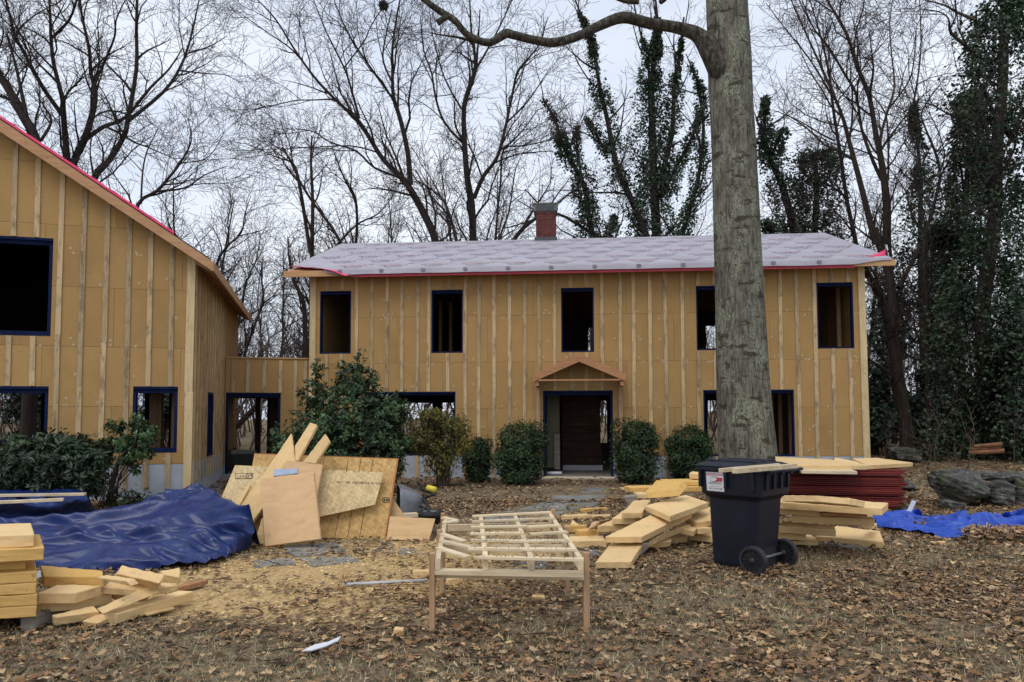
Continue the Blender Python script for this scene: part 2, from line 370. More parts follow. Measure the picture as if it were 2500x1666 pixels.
for j, y in enumerate(ys):
    for i, x in enumerate(xs):
        near = abs(x) < 9.2 and 1.9 < y < 16.2
        GV[j, i] = (x, y, ground_z(x, y) + (0.03 * mn.noise((x * 1.3, y * 1.3, 0)) + 0.012 * mn.noise((x * 5, y * 5, 3)) if near else 0.0))
        if near: GC[j, i, 0] = saw(x, y)
ny, nx = len(ys), len(xs)
I = np.arange(ny * nx).reshape(ny, nx)
Q = np.stack([I[:-1, :-1], I[:-1, 1:], I[1:, 1:], I[1:, :-1]], -1).reshape(-1, 4)
g = link('ground', np_mesh('ground', GV.reshape(-1, 3), [Q], GC.reshape(-1, 3), True), M['ground']); tag(g, kind='structure')

# ------------------------------------------------------------------ facade tool
class Facade:
    """front plane of a building; local x along it, y inwards, z up"""
    def __init__(s, u, depth, deg, ucorner):
        a = math.radians(deg); s.rz = a
        s.d = Vector((math.cos(a), math.sin(a), 0)); s.i = Vector((-math.sin(a), math.cos(a), 0))
        p = at_depth(u, 1015, depth); p.z = 0
        o = on_plane(ucorner, 1015, p, s.i); o.z = 0; s.o = o
    def sz(s, u, v, y=0.0):
        p = on_plane(u, v, s.o + s.i * y, s.i); return (p - s.o).dot(s.d), p.z
    def rect(s, u0, v0, u1, v1, y=0.0):
        um, vm = (u0 + u1) / 2, (v0 + v1) / 2
        return (s.sz(u0, vm, y)[0], s.sz(u1, vm, y)[0], s.sz(um, v1, y)[1], s.sz(um, v0, y)[1])
def clip_half(poly, a, b, c):
    """keep a*x+b*z<=c"""
    r = []
    for i in range(len(poly)):
        p, q = poly[i], poly[(i + 1) % len(poly)]
        dp, dq = a * p[0] + b * p[1] - c, a * q[0] + b * q[1] - c
        if dp <= 0: r.append(p)
        if dp * dq < 0:
            k = dp / (dp - dq); r.append((p[0] + (q[0] - p[0]) * k, p[1] + (q[1] - p[1]) * k))
    return r
def cells(s0, s1, z0, z1, openings, clip=None):
    se = sorted({s0, s1, *[e for o in openings for e in o[:2] if s0 < e < s1]})
    ze = sorted({z0, z1, *[e for o in openings for e in o[2:] if z0 < e < z1]})
    res = []
    for a, b2 in zip(se, se[1:]):
        for c, d in zip(ze, ze[1:]):
            sm, zm = (a + b2) / 2, (c + d) / 2
            if any(o[0] < sm < o[1] and o[2] < zm < o[3] for o in openings): continue
            poly = [(a, c), (b2, c), (b2, d), (a, d)]
            for h in (clip or []):
                poly = clip_half(poly, *h)
                if len(poly) < 3: break
            if len(poly) >= 3: res.append(poly)
    return res
def wall_mesh(parent, name, mat, s0, s1, z0, z1, openings, y0, y1, clip=None, side=None):
    mb = MB()
    for poly in cells(s0, s1, z0, z1, openings, clip):
        if side is None: mb.prism([(p[0], y0, p[1]) for p in poly], (0, y1 - y0, 0))
        else: mb.prism([(side + y0, p[0], p[1]) for p in poly], (y1 - y0, 0, 0))
    return mb.build(name, mat, parent) if mb.v else None
def foam_rows(parent, s0, s1, zs, openings, clip=None, y0=0.0, y1=0.05, seed=0, side=None, mat=None):
    L, gap = 2.44, 0.0025
    for r, (za, zb) in enumerate(zip(zs, zs[1:])):
        x = s0 - (0.0 if (r + seed) % 2 else L / 2)
        while x < s1:
            a, b2 = max(s0, x) + gap, min(s1, x + L) - gap
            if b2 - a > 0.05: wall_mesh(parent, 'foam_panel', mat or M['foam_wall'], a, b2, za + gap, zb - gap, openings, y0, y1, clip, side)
            x += L
def battens(parent, ss, z0, ztop, openings, wd=0.089, y0=-0.021, y1=-0.001, mat='batten', side=None):
    for s in ss:
        top = ztop(s) if callable(ztop) else ztop
        segs = [(z0, top)]
        for o in openings:
            if o[0] - wd * .5 < s < o[1] + wd * .5:
                segs = [x for a, b2 in segs for x in ((a, min(b2, o[2] - 0.004)), (max(a, o[3] + 0.004), b2)) if x[1] - x[0] > 0.06]
        for a, b2 in segs:
            cuts = [a, b2]
            if b2 - a > 3.2: cuts = [a, a + 1.9 + rnd.random() * 1.2, b2]
            for c, d in zip(cuts, cuts[1:]):
                j = (rnd.random() - .5) * 0.02; lean = (rnd.random() - .5) * 0.014
                q = [(s + j - wd / 2 - lean, c), (s + j + wd / 2 - lean, c), (s + j + wd / 2 + lean, d - .002), (s + j - wd / 2 + lean, d - .002)]
                yy = y0 - rnd.random() * 0.004
                mb = MB()
                if side is None: mb.prism([(p[0], yy, p[1]) for p in q], (0, y1 - yy, 0))
                else: mb.prism([(side - yy, p[0], p[1]) for p in q], (yy - y1, 0, 0))
                mb.build('batten', M[mat], parent)
def blue_frame(parent, o, head=0.09, jamb=0.035, sill=0.04, y0=-0.004, y1=0.14, name='window'):
    s0, s1, z0, z1 = o; e = 0.002
    f = MB().box(s0 + e, s1 - e, y0, y1, z1 - head * .4, z1 - e).build(name, M['tape'], parent)
    MB().box(s0 + e, s1 - e, y0 + 0.05, y1, z1 - head, z1 - head * .4 - .001).build('head', M['tape'], f)
    for a, b2 in ((s0 + e, s0 + jamb), (s1 - jamb, s1 - e)):
        MB().box(a, b2, y0 + 0.004, y1, z0 + sill + .001, z1 - head - .001).build('jamb', M['tape'], f)
    if sill: MB().box(s0 + e, s1 - e, y0, y1, z0 + e, z0 + sill).build('sill', M['tape'], f)
    return f

# ------------------------------------------------------------------ main house
FH = Facade(1412, 18.7, -4.7, 753)
house = thing('house', 'two-storey house under construction in tan foam sheathing with pale underlayment roof', 'house', FH.o, FH.rz)
HL = FH.sz(2117, 900)[0]; HD = 8.3
up = [FH.rect(*r) for r in ((781, 711, 857, 864), (1053, 708, 1130, 862), (1370, 703, 1450, 860), (1700, 698, 1779, 855), (1995, 690, 2084, 851))]
lw = [FH.rect(890, 957, 1112, 1112), FH.rect(1718, 952, 1940, 1114)]
door = list(FH.rect(1326, 954, 1497, 1163)); door[2] = 0.06
ops = up + lw + [tuple(door)]
zrow = [FH.sz(935, v)[1] for v in (1112, 998, 887, 775)]; zeave = FH.sz(935, 668)[1]
zrow = zrow + [zeave + 0.25]
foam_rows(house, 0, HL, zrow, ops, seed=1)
wall_mesh(house, 'base_insulation', M['grey_base'], 0, HL, -0.15, zrow[0] - .006, ops, 0.004, 0.05)
wall_mesh(house, 'sheathing', M['sheathing'], 0.02, HL - .02, -0.1, zrow[-1], ops, 0.053, 0.13)
for o in up + lw: blue_frame(house, o)
blue_frame(house, tuple(door), 0.12, 0.06, 0, name='door_frame')
bu = [798, 834.5, 871, 908, 945.5, 982, 1020, 1046, 1094, 1136, 1169, 1206, 1244, 1281, 1317.5, 1355, 1393, 1432, 1470.5, 1514.7, 1547, 1587, 1626, 1666, 1705, 1746, 1786, 1826, 1866, 1907, 1947, 1990.7, 2033, 2074]
bs = [FH.sz(u, 840)[0] for u in bu]
battens(house, bs, 0.02, zeave + 0.15, ops)
for s in (0.09, HL - 0.085): battens(house, [s], 0.0, zeave + .15, [], wd=0.165, mat='corner_board', y0=-0.036)
# interior shell: floors, back wall with openings, end walls, partitions
yb = HD
bo = [FH.rect(*r, yb) for r in ((842, 740, 862, 862), (1436, 800, 1447, 862), (1724, 795, 1800, 862), (2008, 725, 2024, 845))]
bl = [FH.rect(*r, yb) for r in ((950, 984, 1108, 1092), (1461, 979, 1482, 1082), (1728, 978, 1775, 1112), (1906, 973, 1926, 1022))]
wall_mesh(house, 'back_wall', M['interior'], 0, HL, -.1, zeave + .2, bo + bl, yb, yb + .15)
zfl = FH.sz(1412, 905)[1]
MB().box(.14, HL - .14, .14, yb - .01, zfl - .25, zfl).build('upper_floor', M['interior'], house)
MB().box(.14, HL - .14, .14, yb - .01, -0.2, 0.055).build('ground_floor', M['grey_plank'], house)
ovf, ovs = 0.45, 0.0
se0, ze1 = FH.sz(692, 661, -ovf); se1 = FH.sz(2186, 632, -ovf)[0]; zft = (ze1 + FH.sz(2186, 630, -ovf)[1]) / 2
yr = 4.1; zr = (FH.sz(806, 598, yr)[1] + FH.sz(2019, 570, yr)[1]) / 2
slope = (zr - zft) / (yr + ovf)
for nm, s in (('end_wall', 0.0), ('end_wall', HL - .13)):
    MB().prism([(s + .003, .135, -.1), (s + .003, yb - .003, -.1), (s + .003, yb - .003, zft - .1), (s + .003, yr, zr - .22), (s + .003, .135, zft + .02)], (.124, 0, 0)).build(nm, M['foam_wall'], house)
# roof deck front / back, fascia, underlayment
yback = 2 * yr + ovf
deck = MB().prism([(se0, -ovf + .04, zft - .16 + .04 * slope), (se0, -ovf + .04, zft - .05), (se0, yr, zr - .04), (se0, yback, zft - .05), (se0, yback, zft - .16), (se0, yr, zr - .16)], (se1 - se0, 0, 0))
roof = deck.build('roof', M['rake'], house)
MB().box(se0 + .004, se1 - .004, -ovf, -ovf + .037, zft - .185, zft - .025).build('fascia', M['fascia_x'], roof)
for s in (se0, se1 - .038):
    MB().prism([(s + .002, -ovf + .042, zft - .19), (s + .002, -ovf + .042, zft - .052), (s + .002, yr, zr - .052), (s + .002, yr, zr - .20)], (.034, 0, 0)).build('rake_board', M['rake'], roof)
def roofpt(s, y, dz=0.0): return Vector((s, y, zft + slope * (y + ovf) + dz))
# sheet: strips across, lip hanging over the fascia
NS, NY = 170, 26; V = []; ins0, ins1 = se0 + .06, se1 - .10
for j in range(NY + 1):
    for i in range(NS + 1):
        s = ins0 + (ins1 - ins0) * i / NS
        lipw = sstep(.5, 1.6, s - se0) * (1 - 0.6 * sstep(-1.2, -.2, s - se1))
        wob = 0.012 * mn.noise((s * 1.2, j * .6, 0)) + 0.006 * mn.noise((s * 4, j * 1.1, 5)) + .008
        if j <= 3:
            k = 1 - j / 3.0; y = -ovf - .015 - 0.03 * k * lipw; p = Vector((s, y, zft + .012 - (.17 * lipw * k) + wob))
            if s - se0 < 1.3: p.y += 0.45 * (1 - sstep(0, 1.3, s - se0)) ; p.z = roofpt(s, p.y)[2] + .012 if p.y > -ovf else p.z
        else:
            y = -ovf + (yr + ovf) * (j - 3) / (NY - 3); p = roofpt(s, y, .014 + wob)
            if s - se0 < 1.3 and y < 0.1: p = roofpt(s, max(y, -ovf + .45 * (1 - sstep(0, 1.3, s - se0))), .016 + wob)
        V.append(p)
k = NS + 1; fs = [(j * k + i, j * k + i + 1, (j + 1) * k + i + 1, (j + 1) * k + i) for j in range(NY) for i in range(NS)]
sheet = MB().add(V, fs).build('underlayment', M['underlay'], roof, smooth=True)
V = [roofpt(s, yr, .02) if q == 0 else Vector((s, yback, zft)) for q in (0, 1) for s in (ins0, ins1)]
MB().add(V, [(0, 1, 3, 2)]).build('rear_underlayment', M['underlay'], roof)
simple('red_band', (.30, .025, .045), (.38, .04, .06), 4, .6, 0)
# pink underside turned up at the two lower corners
def ribbon(pts, wdir, name, parent, mat):
    n = len(pts); mb = MB(); vs = []
    for p, wv in zip(pts, wdir): vs += [Vector(p), Vector(p) + Vector(wv)]
    mb.add(vs, [(2 * i, 2 * i + 1, 2 * i + 3, 2 * i + 2) for i in range(n - 1)])
    o = mb.build(name, mat, parent, smooth=True); sm = o.modifiers.new('solid', 'SOLIDIFY'); sm.thickness = .008; return o
pl, wl = [], []
for i in range(24):
    q = i / 23; s = se0 + .05 + q * 1.75; y = -ovf + .42 * (1 - sstep(0, .75, q))
    pl.append((s, min(y, -ovf + .42) - .01, zft + slope * max(0, y + ovf) + .02 + .012 * math.sin(q * 17) - .15 * sstep(.62, 1, q))); wl.append((0, -.10 - .02 * math.sin(q * 9), -.012 - .06 * sstep(.5, 1, q)))
ribbon(pl, wl, 'turned_edge', sheet, M['pink'])
pl, wl = [], []
for i in range(14):
    q = i / 13; s = se1 - .98 + q * .86
    pl.append((s, -ovf + .02 + .24 * q * q, zft + .012 + slope * .24 * q * q - .05 * (1 - q))); wl.append((.06 * q, .14 * q, .055 + .16 * q * q))
ribbon(pl, wl, 'turned_edge', sheet, M['pink'])
MB().box(se0 + 1.9, se1 - 1.0, -ovf - .014, -ovf - .004, zft - .222, zft - .06).build('red_edge', M['red_band'], sheet)
# print on the sheet
def text_verts(s, size, off=0.0):
    c = bpy.data.curves.new('t', 'FONT'); c.body = s; c.size = size; c.align_x = 'CENTER'; c.align_y = 'CENTER'; c.resolution_u = 1; c.offset = off
    o = bpy.data.objects.new('t', c); COL.objects.link(o); dg = bpy.context.evaluated_depsgraph_get(); dg.update()
    me = bpy.data.meshes.new_from_object(o.evaluated_get(dg)); vs = [v.co.copy() for v in me.vertices]; fs = [tuple(p.vertices) for p in me.polygons]
    bpy.data.objects.remove(o); bpy.data.curves.remove(c); bpy.data.meshes.remove(me); return vs, fs
def print_on(mb, s, size, org, ax, ay, lift, stretch=1.0):
    vs, fs = text_verts(s, size); nrm = Vector(ax).cross(Vector(ay)).normalized()
    mb.add([Vector(org) + Vector(ax) * v.x * stretch + Vector(ay) * v.y + nrm * lift for v in vs], fs)
red, gry = MB(), MB(); tv = text_verts('PROARMOR', 0.135, .002)
ayv = Vector((0, 1, slope)).normalized(); axv = Vector((1, 0, 0)); nv = axv.cross(ayv)
def arc(mb, c, r, a0, a1, wd, n=14, sq=1.0):
    vs = []
    for i in range(n + 1):
        a = a0 + (a1 - a0) * i / n
        for rr in (r, r - wd): vs.append(Vector(c) + axv * math.cos(a) * rr + ayv * math.sin(a) * rr * sq)
    mb.add(vs, [(2 * i, 2 * i + 1, 2 * i + 3, 2 * i + 2) for i in range(n)])
rows = 6
for r in range(rows):
    y = -ovf + .28 + r * .78
    n = 0; s = se0 + .75 + (.55 if r % 2 else 0.0)
    while s < se1 - .5:
        if y < yr - .12 and not (r == 0 and s < se0 + 1.2):
            c = roofpt(s, y) + nv * .034
            red.add([c + axv * v.x * 1.02 + ayv * v.y for v in tv[0]], tv[1])
            c2 = c - ayv * .05
            arc(gry, c2, .25, math.pi * 1.08, math.pi * 1.92, .022, sq=1.0); arc(gry, c2 - axv * .13 - ayv * .07, .11, math.pi * .9, math.pi * 2.1, .018); arc(gry, c2 + axv * .13 - ayv * .07, .11, math.pi * .9, math.pi * 2.1, .018)
            q = c + axv * .35 + ayv * .22; gry.add([q, q + axv * .13, q + axv * .13 + ayv * .035, q + ayv * .035], [(0, 1, 2, 3)])
        s += 1.10
s = se0 + 1.5
while s < se1 - .9:
    c = Vector((s, -ovf - .062, zft - .10)); gry.add([c, c + axv * .11, c + axv * .11 + Vector((0, .01, .075)), c + Vector((0, .01, .075))], [(0, 1, 2, 3)]); s += 1.12
for o_ in (red.build('printed_lettering', M['print_red'], sheet), gry.build('printed_emblem', M['print_grey'], sheet)): o_['kind'] = 'stuff'
# washers of the foam fasteners, too small to pick apart
def washers(fac, parent, L, ops_, ztop, n, seed, smin=0.0):
    R = random.Random(seed); mb = MB()
    for _ in range(n):
        s_ = smin + .3 + .61 * int(R.uniform(0, (L - smin) / .61)) + R.gauss(0, .09); z_ = .75 + R.choice((0, .12, .5, .62, 1.1, 1.22, 1.7, 2.3, 2.42, 2.9, 3.5, 3.62, 4.1)) + R.gauss(0, .03)
        if z_ > (ztop(s_) if callable(ztop) else ztop) - .2 or any(o[0] - .05 < s_ < o[1] + .05 and o[2] - .05 < z_ < o[3] + .05 for o in ops_) or not smin < s_ < L - .1: continue
        mb.add([(s_ + .027 * math.cos(k * math.pi / 4), -.0035, z_ + .027 * math.sin(k * math.pi / 4)) for k in range(8)], [tuple(range(8))])
    o = mb.build('fastener_washer', M['washer'], parent); o['kind'] = 'stuff'
simple('washer', (.42, .30, .16), (.52, .40, .25), 20, .6, 0)
washers(FH, house, HL, ops, zeave, 330, 2)
# porch hood
PX = FH.sz(1414, 900)[0]; py = -0.75
hl, hz0 = FH.sz(1302, 918, py); hr, _ = FH.sz(1528, 918, py); pkz = FH.sz(1414, 865, py)[1]; hz0 = FH.sz(1302, 914, py)[1]
hc = (hl + hr) / 2; hood = MB()
for e in (hl, hr):
    hood.prism([(e, py + .05, hz0 - .03), (hc, py + .05, pkz - .03), (hc, py + .05, pkz - .055), (e, py + .05, hz0 - .055)], (0, -py - .075, 0))
hood = hood.build('porch_hood', M['stud'], house)
for sg, e in ((-1, hl), (1, hr)):
    MB().prism([(e, py, hz0), (hc - sg * -.001, py, pkz), (hc - sg * -.001, py, pkz - .19), (e, py, hz0 - .19)], (0, .038, 0)).build('rake_board', M['cedar'], hood)
    for i in range(9):
        q = (i + .5) / 9; sx = e + (hc - e) * q; zz = hz0 + (pkz - hz0) * q
        MB().box(sx - .045, sx + .045, py + .06, -.03, zz - .026, zz - .002).build('roof_slat', M['rake'], hood)
    for yy in (py + .28, py + .52):
        MB().prism([(e + sg * -.05, yy, hz0 - .06), (hc, yy, pkz - .062), (hc, yy, pkz - .15), (e + sg * -.05, yy, hz0 - .15)], (0, .038, 0)).build('rafter', M['stud'], hood)
    pe = e - sg * .09
    MB().box(pe - .045, pe + .045, py + .045, -.03, hz0 - .30, hz0 - .155).build('beam', M['cedar'], hood)
    MB().box(pe - .05, pe + .05, -.125, -.026, .0, hz0 - .305).build('post', M['cedar_z'], hood)
MB().box(hl + .13, hr - .13, py + .01, py + .045, hz0 - .17, hz0 - .135).build('tie_beam', M['cedar'], hood)
# doorway interior
def dbox(u0, v0, u1, v1, y, th, name, mat, par=None):
    a = FH.rect(u0, v0, u1, v1, y); return MB().box(a[0], a[1], y, y + th, a[2], a[3]).build(name, M[mat], par or house)
panel = dbox(1372, 962, 1466, 1136, 2.12, .05, 'stair_panel', 'interior')
n = 9
for i in range(n): v0 = 965 + (1135 - 965) * i / n; dbox(1373, v0 + .5, 1465 if i < 7 else 1470, v0 + 18, 2.06, .03, 'plank', 'brown_plank', panel)
dbox(1374, 1136, 1472, 1149, 1.95, .06, 'riser', 'pipe_grey', panel)
dbox(1335, 964, 1366, 1142, .9, .03, 'drywall_sheet', 'drywall')
dbox(1353, 1060, 1367, 1146, .85, .03, 'drywall_strip', 'grey_plank')
o = FH.rect(1330, 1145, 1369, 1150, .35)
MB().tube([(door[0] + .08, .4, .11), (door[0] + .48, .4, .11)], .045, 12).build('white_pipe', M['white_pvc'], house, smooth=True)
MB().box(door[0] - .02, door[1] + .02, -.30, .14, -.02, .055).build('door_sill', M['lumber_x'], house)
MB().box(door[0] - .05, door[1] + .08, -.62, -.31, -.08, .03).build('step', M['grey_plank'], house)
for u, v0, v1, yy in ((2048, 700, 848, 1.1), (2064, 700, 848, 1.3), (2028, 700, 848, 2.2), (797, 720, 862, 1.2), (812, 720, 862, 1.9), (826, 720, 862, 2.6), (1075, 720, 862, 3.0), (1100, 720, 862, 3.2), (1925, 965, 1112, 1.4), (1900, 965, 1112, 2.0), (1880, 965, 1112, 2.4)):
    s, _ = FH.sz(u, 780, yy); za, zb = (zfl, zfl + 2.4) if v0 < 900 else (.06, zfl - .26); MB().box(s - .05, s + .05, yy, yy + .05, za, zb).build('stud', M['stud'], house)
# chimney on the ridge
yc = yr - .25
c0, c1, cz0, cz1 = FH.rect(1308, 515, 1357, 575, yc)
chim = MB().box(c0 + .02, c1 - .02, yc + .02, yc + .62, zr - .5, cz1 - .01).build('chimney', M['mortar'], house)
cw = c1 - c0; nb = 4; bl_, bh = cw / nb, .068; z = zr + .02; row = 0
while z + bh < cz1:
    off = 0 if row % 2 else -bl_ / 2; x = c0 + off
    while x < c1 - .01:
        a, b2 = max(c0, x) + .005, min(c1, x + bl_) - .005
        if b2 - a > .03: MB().box(a, b2, yc, yc + .1, z + .005, z + bh - .005).build('brick', M['brick'], chim)
        x += bl_
    for e in (c0, c1 - .1):
        yy = yc + .105 if row % 2 else yc + .16
        while yy < yc + .6: MB().box(e, e + .1, yy, min(yy + bl_, yc + .64) - .01, z + .005, z + bh - .005).build('brick', M['brick'], chim); yy += bl_
    z += bh; row += 1
cap = FH.rect(1302, 497, 1360, 514, yc)
cp = MB().box(cap[0], cap[1], yc - .06, yc + .7, cz1 - .005, cap[3] - .03).build('chimney_cap', M['concrete'], chim)
MB().box(cap[0] + .09, cap[1] - .09, yc - .066, yc - .055, cz1 + .015, cap[3] - .06).build('flue_panel', M['lead'], cp)
MB().box(cap[0] - .02, cap[1] + .02, yc - .08, yc + .72, cap[3] - .028, cap[3]).build('cap_slab', M['concrete'], cp)
MB().box(c0 - .04, c1 + .04, yc - .05, yc + .68, zr - .45, zr + .015).build('flashing', M['lead'], chim)

# ------------------------------------------------------------------ gabled wing
FWg = Facade(125, 13.6, 15.0, 470)
wing = thing('wing', 'gabled house wing in tan foam sheathing with a sloping brown rake board', 'house', FWg.o, FWg.rz)
rk = -0.35
pa = FWg.sz(0, 292, rk); pb = FWg.sz(517, 637, rk)
rs = (pa[1] - pb[1]) / (pa[0] - pb[0])            # negative slope
ridge_s = -5.0
def rtop(s, dz=0.0): return pb[1] + rs * (s - pb[0]) + dz if s > ridge_s else pb[1] + rs * (2 * ridge_s - s - pb[0]) + dz
wop = [FWg.rect(-70, 577, 127, 819), FWg.rect(-60, 943, 117, 1082), FWg.rect(323, 944, 433, 1106)]
zw = [FWg.sz(200, v)[1] for v in (1137, 993, 846, 701, 552)]; dzr = zw[-1] - zw[-2]; zw += [zw[-1] + dzr, zw[-1] + 2 * dzr, zw[-1] + 3 * dzr]
hcl = [(-rs, 1, pb[1] - rs * pb[0] - .08), (rs, 1, pb[1] - rs * pb[0] - .08 + 2 * rs * ridge_s)]
foam_rows(wing, -10, 0, zw, wop, hcl, seed=0)
wall_mesh(wing, 'sheathing', M['sheathing'], -9.98, -.02, -.1, zw[-1], wop, .053, .13, hcl)
wall_mesh(wing, 'base_insulation', M['grey_base'], -10, 0, -.12, zw[0] - .006, wop, .004, .05)
for o in wop: blue_frame(wing, o, .13, .06, .09)
wb = [FWg.sz(u, 850)[0] for u in (23, 81.5, 139.7, 198, 253.7, 310, 363.6, 417)]
step = wb[1] - wb[0]; wb = [wb[0] - step * i for i in (3, 2, 1)] + wb
zb0 = FWg.sz(440, 1193)[1]
battens(wing, wb, zb0, lambda s: rtop(s) - .1, wop)
battens(wing, [-.075], zb0, lambda s: rtop(s) - .1, [], wd=.15, mat='corner_board', y0=-.036)
washers(FWg, wing, -.2, wop, rtop, 190, 5, -8.0)
# side wall
WD = 7.6; yco = 4.85
so = (1.95, 2.75, .75, 2.2)
zl = rtop(.0) - .12
zs_ = [z for z in zw if z < zl - .1] + [zl]
foam_rows(wing, .06, WD, zs_, [so], None, -.052, 0.0, 1, side=0.0)
wall_mesh(wing, 'base_insulation', M['grey_base'], .06, yco, -.12, zw[0] - .006, [so], -.05, -.004, side=0.0)
wall_mesh(wing, 'side_sheathing', M['sheathing'], .14, WD - .02, -.1, zl, [so], -.13, -.055, side=0.0)
battens(wing, [.10 + i * .40 for i in range(12)], zb0 + .08, zl - .02, [so], side=0.0)
f = MB().box(-.14, .012, so[0], so[1], so[3] - .06, so[3]).build('window', M['tape'], wing)
for a, b2 in ((so[0], so[0] + .06), (so[1] - .06, so[1])): MB().box(-.14, .012, a, b2, so[2] + .06, so[3] - .061).build('jamb', M['tape'], f)
MB().box(-.14, .02, so[0], so[1], so[2], so[2] + .06).build('sill', M['tape'], f)
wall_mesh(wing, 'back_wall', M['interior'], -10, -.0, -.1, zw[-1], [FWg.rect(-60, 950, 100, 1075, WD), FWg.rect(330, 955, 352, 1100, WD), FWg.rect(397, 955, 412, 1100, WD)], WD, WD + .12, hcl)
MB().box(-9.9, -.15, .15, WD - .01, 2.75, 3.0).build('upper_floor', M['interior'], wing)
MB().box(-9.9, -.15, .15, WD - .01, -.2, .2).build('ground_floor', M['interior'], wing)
MB().box(-10, -9.9, .06, WD, -.1, rtop(-9.9) - .2).build('end_wall', M['foam_wall'], wing)
# stair/post seen through the lower window
for u, yy in ((373, 1.2), (385, 1.25), (427, .9)):
    s, _ = FWg.sz(u, 1020, yy); MB().box(s - .07, s + .07, yy, yy + .1, .2, 2.75).build('stud', M['stud'], wing)
# roof
e_s, e_z = pb; gz = rtop(ridge_s)
yend = WD + .3
def slab_roof(mb, y0, y1, t0, t1, s_lo=None):
    lo = 2 * ridge_s - e_s
    mb.prism([(e_s, y0, e_z - t0), (ridge_s, y0, gz - t0), (lo, y0, e_z - t0), (lo, y0, e_z - t1), (ridge_s, y0, gz - t1), (e_s, y0, e_z - t1)], (0, y1 - y0, 0)); return mb
wroof = slab_roof(MB(), rk + .04, yend, .0, .10).build('roof', M['rake'], wing)
for sg in (1, -1):
    e = e_s if sg == 1 else 2 * ridge_s - e_s
    MB().prism([(e, rk, e_z), (ridge_s, rk, gz), (ridge_s, rk, gz - .24), (e, rk, e_z - .19)], (0, .036, 0)).build('rake_board', M['rake'], wroof)
MB().box(e_s - .002, e_s + .036, rk + .002, yend, e_z - .20, e_z - .012).build('fascia', M['rake'], wroof)
y = rk + .3
while y < yend: MB().prism([(e_s - .01, y, e_z - .105), (-.01, y, rtop(0) - .105), (-.01, y, rtop(0) - .24), (e_s - .01, y, e_z - .19)], (0, .04, 0)).build('rafter_tail', M['rake'], wroof); y += .5
def wr(s, dz): return rtop(s) + dz
N = 40; sA, sB = ridge_s, FWg.sz(425, 574, rk)[0]
vs = []
for i in range(N + 1):
    s = sA + (sB - sA) * i / N; j = .012 * math.sin(i * 2.1) + .01 * mn.noise((i * .7, 0, 0))
    vs += [(s, rk - .01 + j, wr(s, .02)), (s, rk - .015 + j * .5, wr(s, .075 + j)), (s, rk + .08, wr(s, .085)), (s, yend, wr(s, .06))]
MB().add(vs, [(4 * i + q, 4 * i + q + 1, 4 * i + q + 5, 4 * i + q + 4) for i in range(N) for q in range(3)]).build('underlayment', M['pink'], wroof, smooth=True)
vs = []
for s in (sB, FWg.sz(512, 634, rk)[0]): vs += [(s, rk + .03, wr(s, .012)), (s, yend, wr(s, .012)), (s, yend, wr(s, .03)), (s, rk + .03, wr(s, .03))]
MB().add(vs, [(0, 3, 7, 4), (3, 2, 6, 7), (0, 4, 5, 1), (4, 7, 6, 5), (0, 1, 2, 3)]).build('drip_edge', M['lead'], wroof)

# ------------------------------------------------------------------ flat-roofed link between them
FL = Facade(125, 13.6, 15.0, 470); lo_ = FWg.o + FWg.i * yco
FL.o = lo_
lk = thing('link', 'low flat-roofed link with a wide blue-taped doorway between the two houses', 'house', lo_, FWg.rz)
LX = FL.sz(762, 900)[0] + .3
zt = FL.sz(650, 876)[1]
od = list(FL.rect(539, 959, 684, 1165)); od[2] = .12; od[0] = max(.03, od[0])
foam_rows(lk, .01, LX, [.35, 1.35, FL.sz(600, 890)[1] - .9, zt], [tuple(od)], None, 0, .05, 1)
wall_mesh(lk, 'base_insulation', M['grey_base'], .01, LX, -.1, .344, [tuple(od)], .004, .05)
wall_mesh(lk, 'sheathing', M['sheathing'], .01, LX, -.1, zt - .01, [tuple(od)], .053, .13)
battens(lk, [FL.sz(u, 900)[0] for u in (569, 606, 646, 686, 722, 745)], .05, zt - .04, [tuple(od)])
MB().box(.01, LX, -.03, .14, zt, zt + .035).build('parapet_cap', M['fascia_x'], lk)
blue_frame(lk, tuple(od), .12, .06, 0, name='door_frame')
wb2 = [FL.rect(560, 973, 623, 1099, 2.2), FL.rect(635, 973, 652, 1110, 2.2)]
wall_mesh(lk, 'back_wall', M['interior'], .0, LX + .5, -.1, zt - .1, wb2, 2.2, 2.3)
for o in wb2: 
    f = MB().box(o[0] - .07, o[0], 2.15, 2.199, o[2] - .07, o[3] + .07).build('window_frame', M['brown_plank'], lk)
    MB().box(o[1], o[1] + .07, 2.15, 2.199, o[2] - .07, o[3] + .07).build('jamb', M['brown_plank'], f)
    MB().box(o[0], o[1], 2.15, 2.199, o[2] - .07, o[2]).build('sill', M['lumber_x'], f)
MB().box(.01, LX, .14, 2.19, zt - .3, zt - .15).build('flat_roof', M['interior'], lk)
MB().box(.01, LX, -.5, 2.19, -.15, .1).build('floor', M['grey_plank'], lk)
hb = thing('heater', 'dark box heater with a pale top standing inside the link doorway', 'heater', FL.o + FL.d * (od[0] + .42) + FL.i * .7 + Vector((0, 0, .1)), FWg.rz)
MB().box(-.3, .3, -.2, .2, 0, .52).build('cabinet', M['black_paint'], hb, bevel=.01)
MB().box(-.32, .32, -.21, .21, .521, .60).build('top', M['concrete'], hb, bevel=.01)
for i in range(7): MB().box(.31, .325, -.16, .12, .06 + i * .06, .085 + i * .06).build('fin', M['steel_grey'], hb)
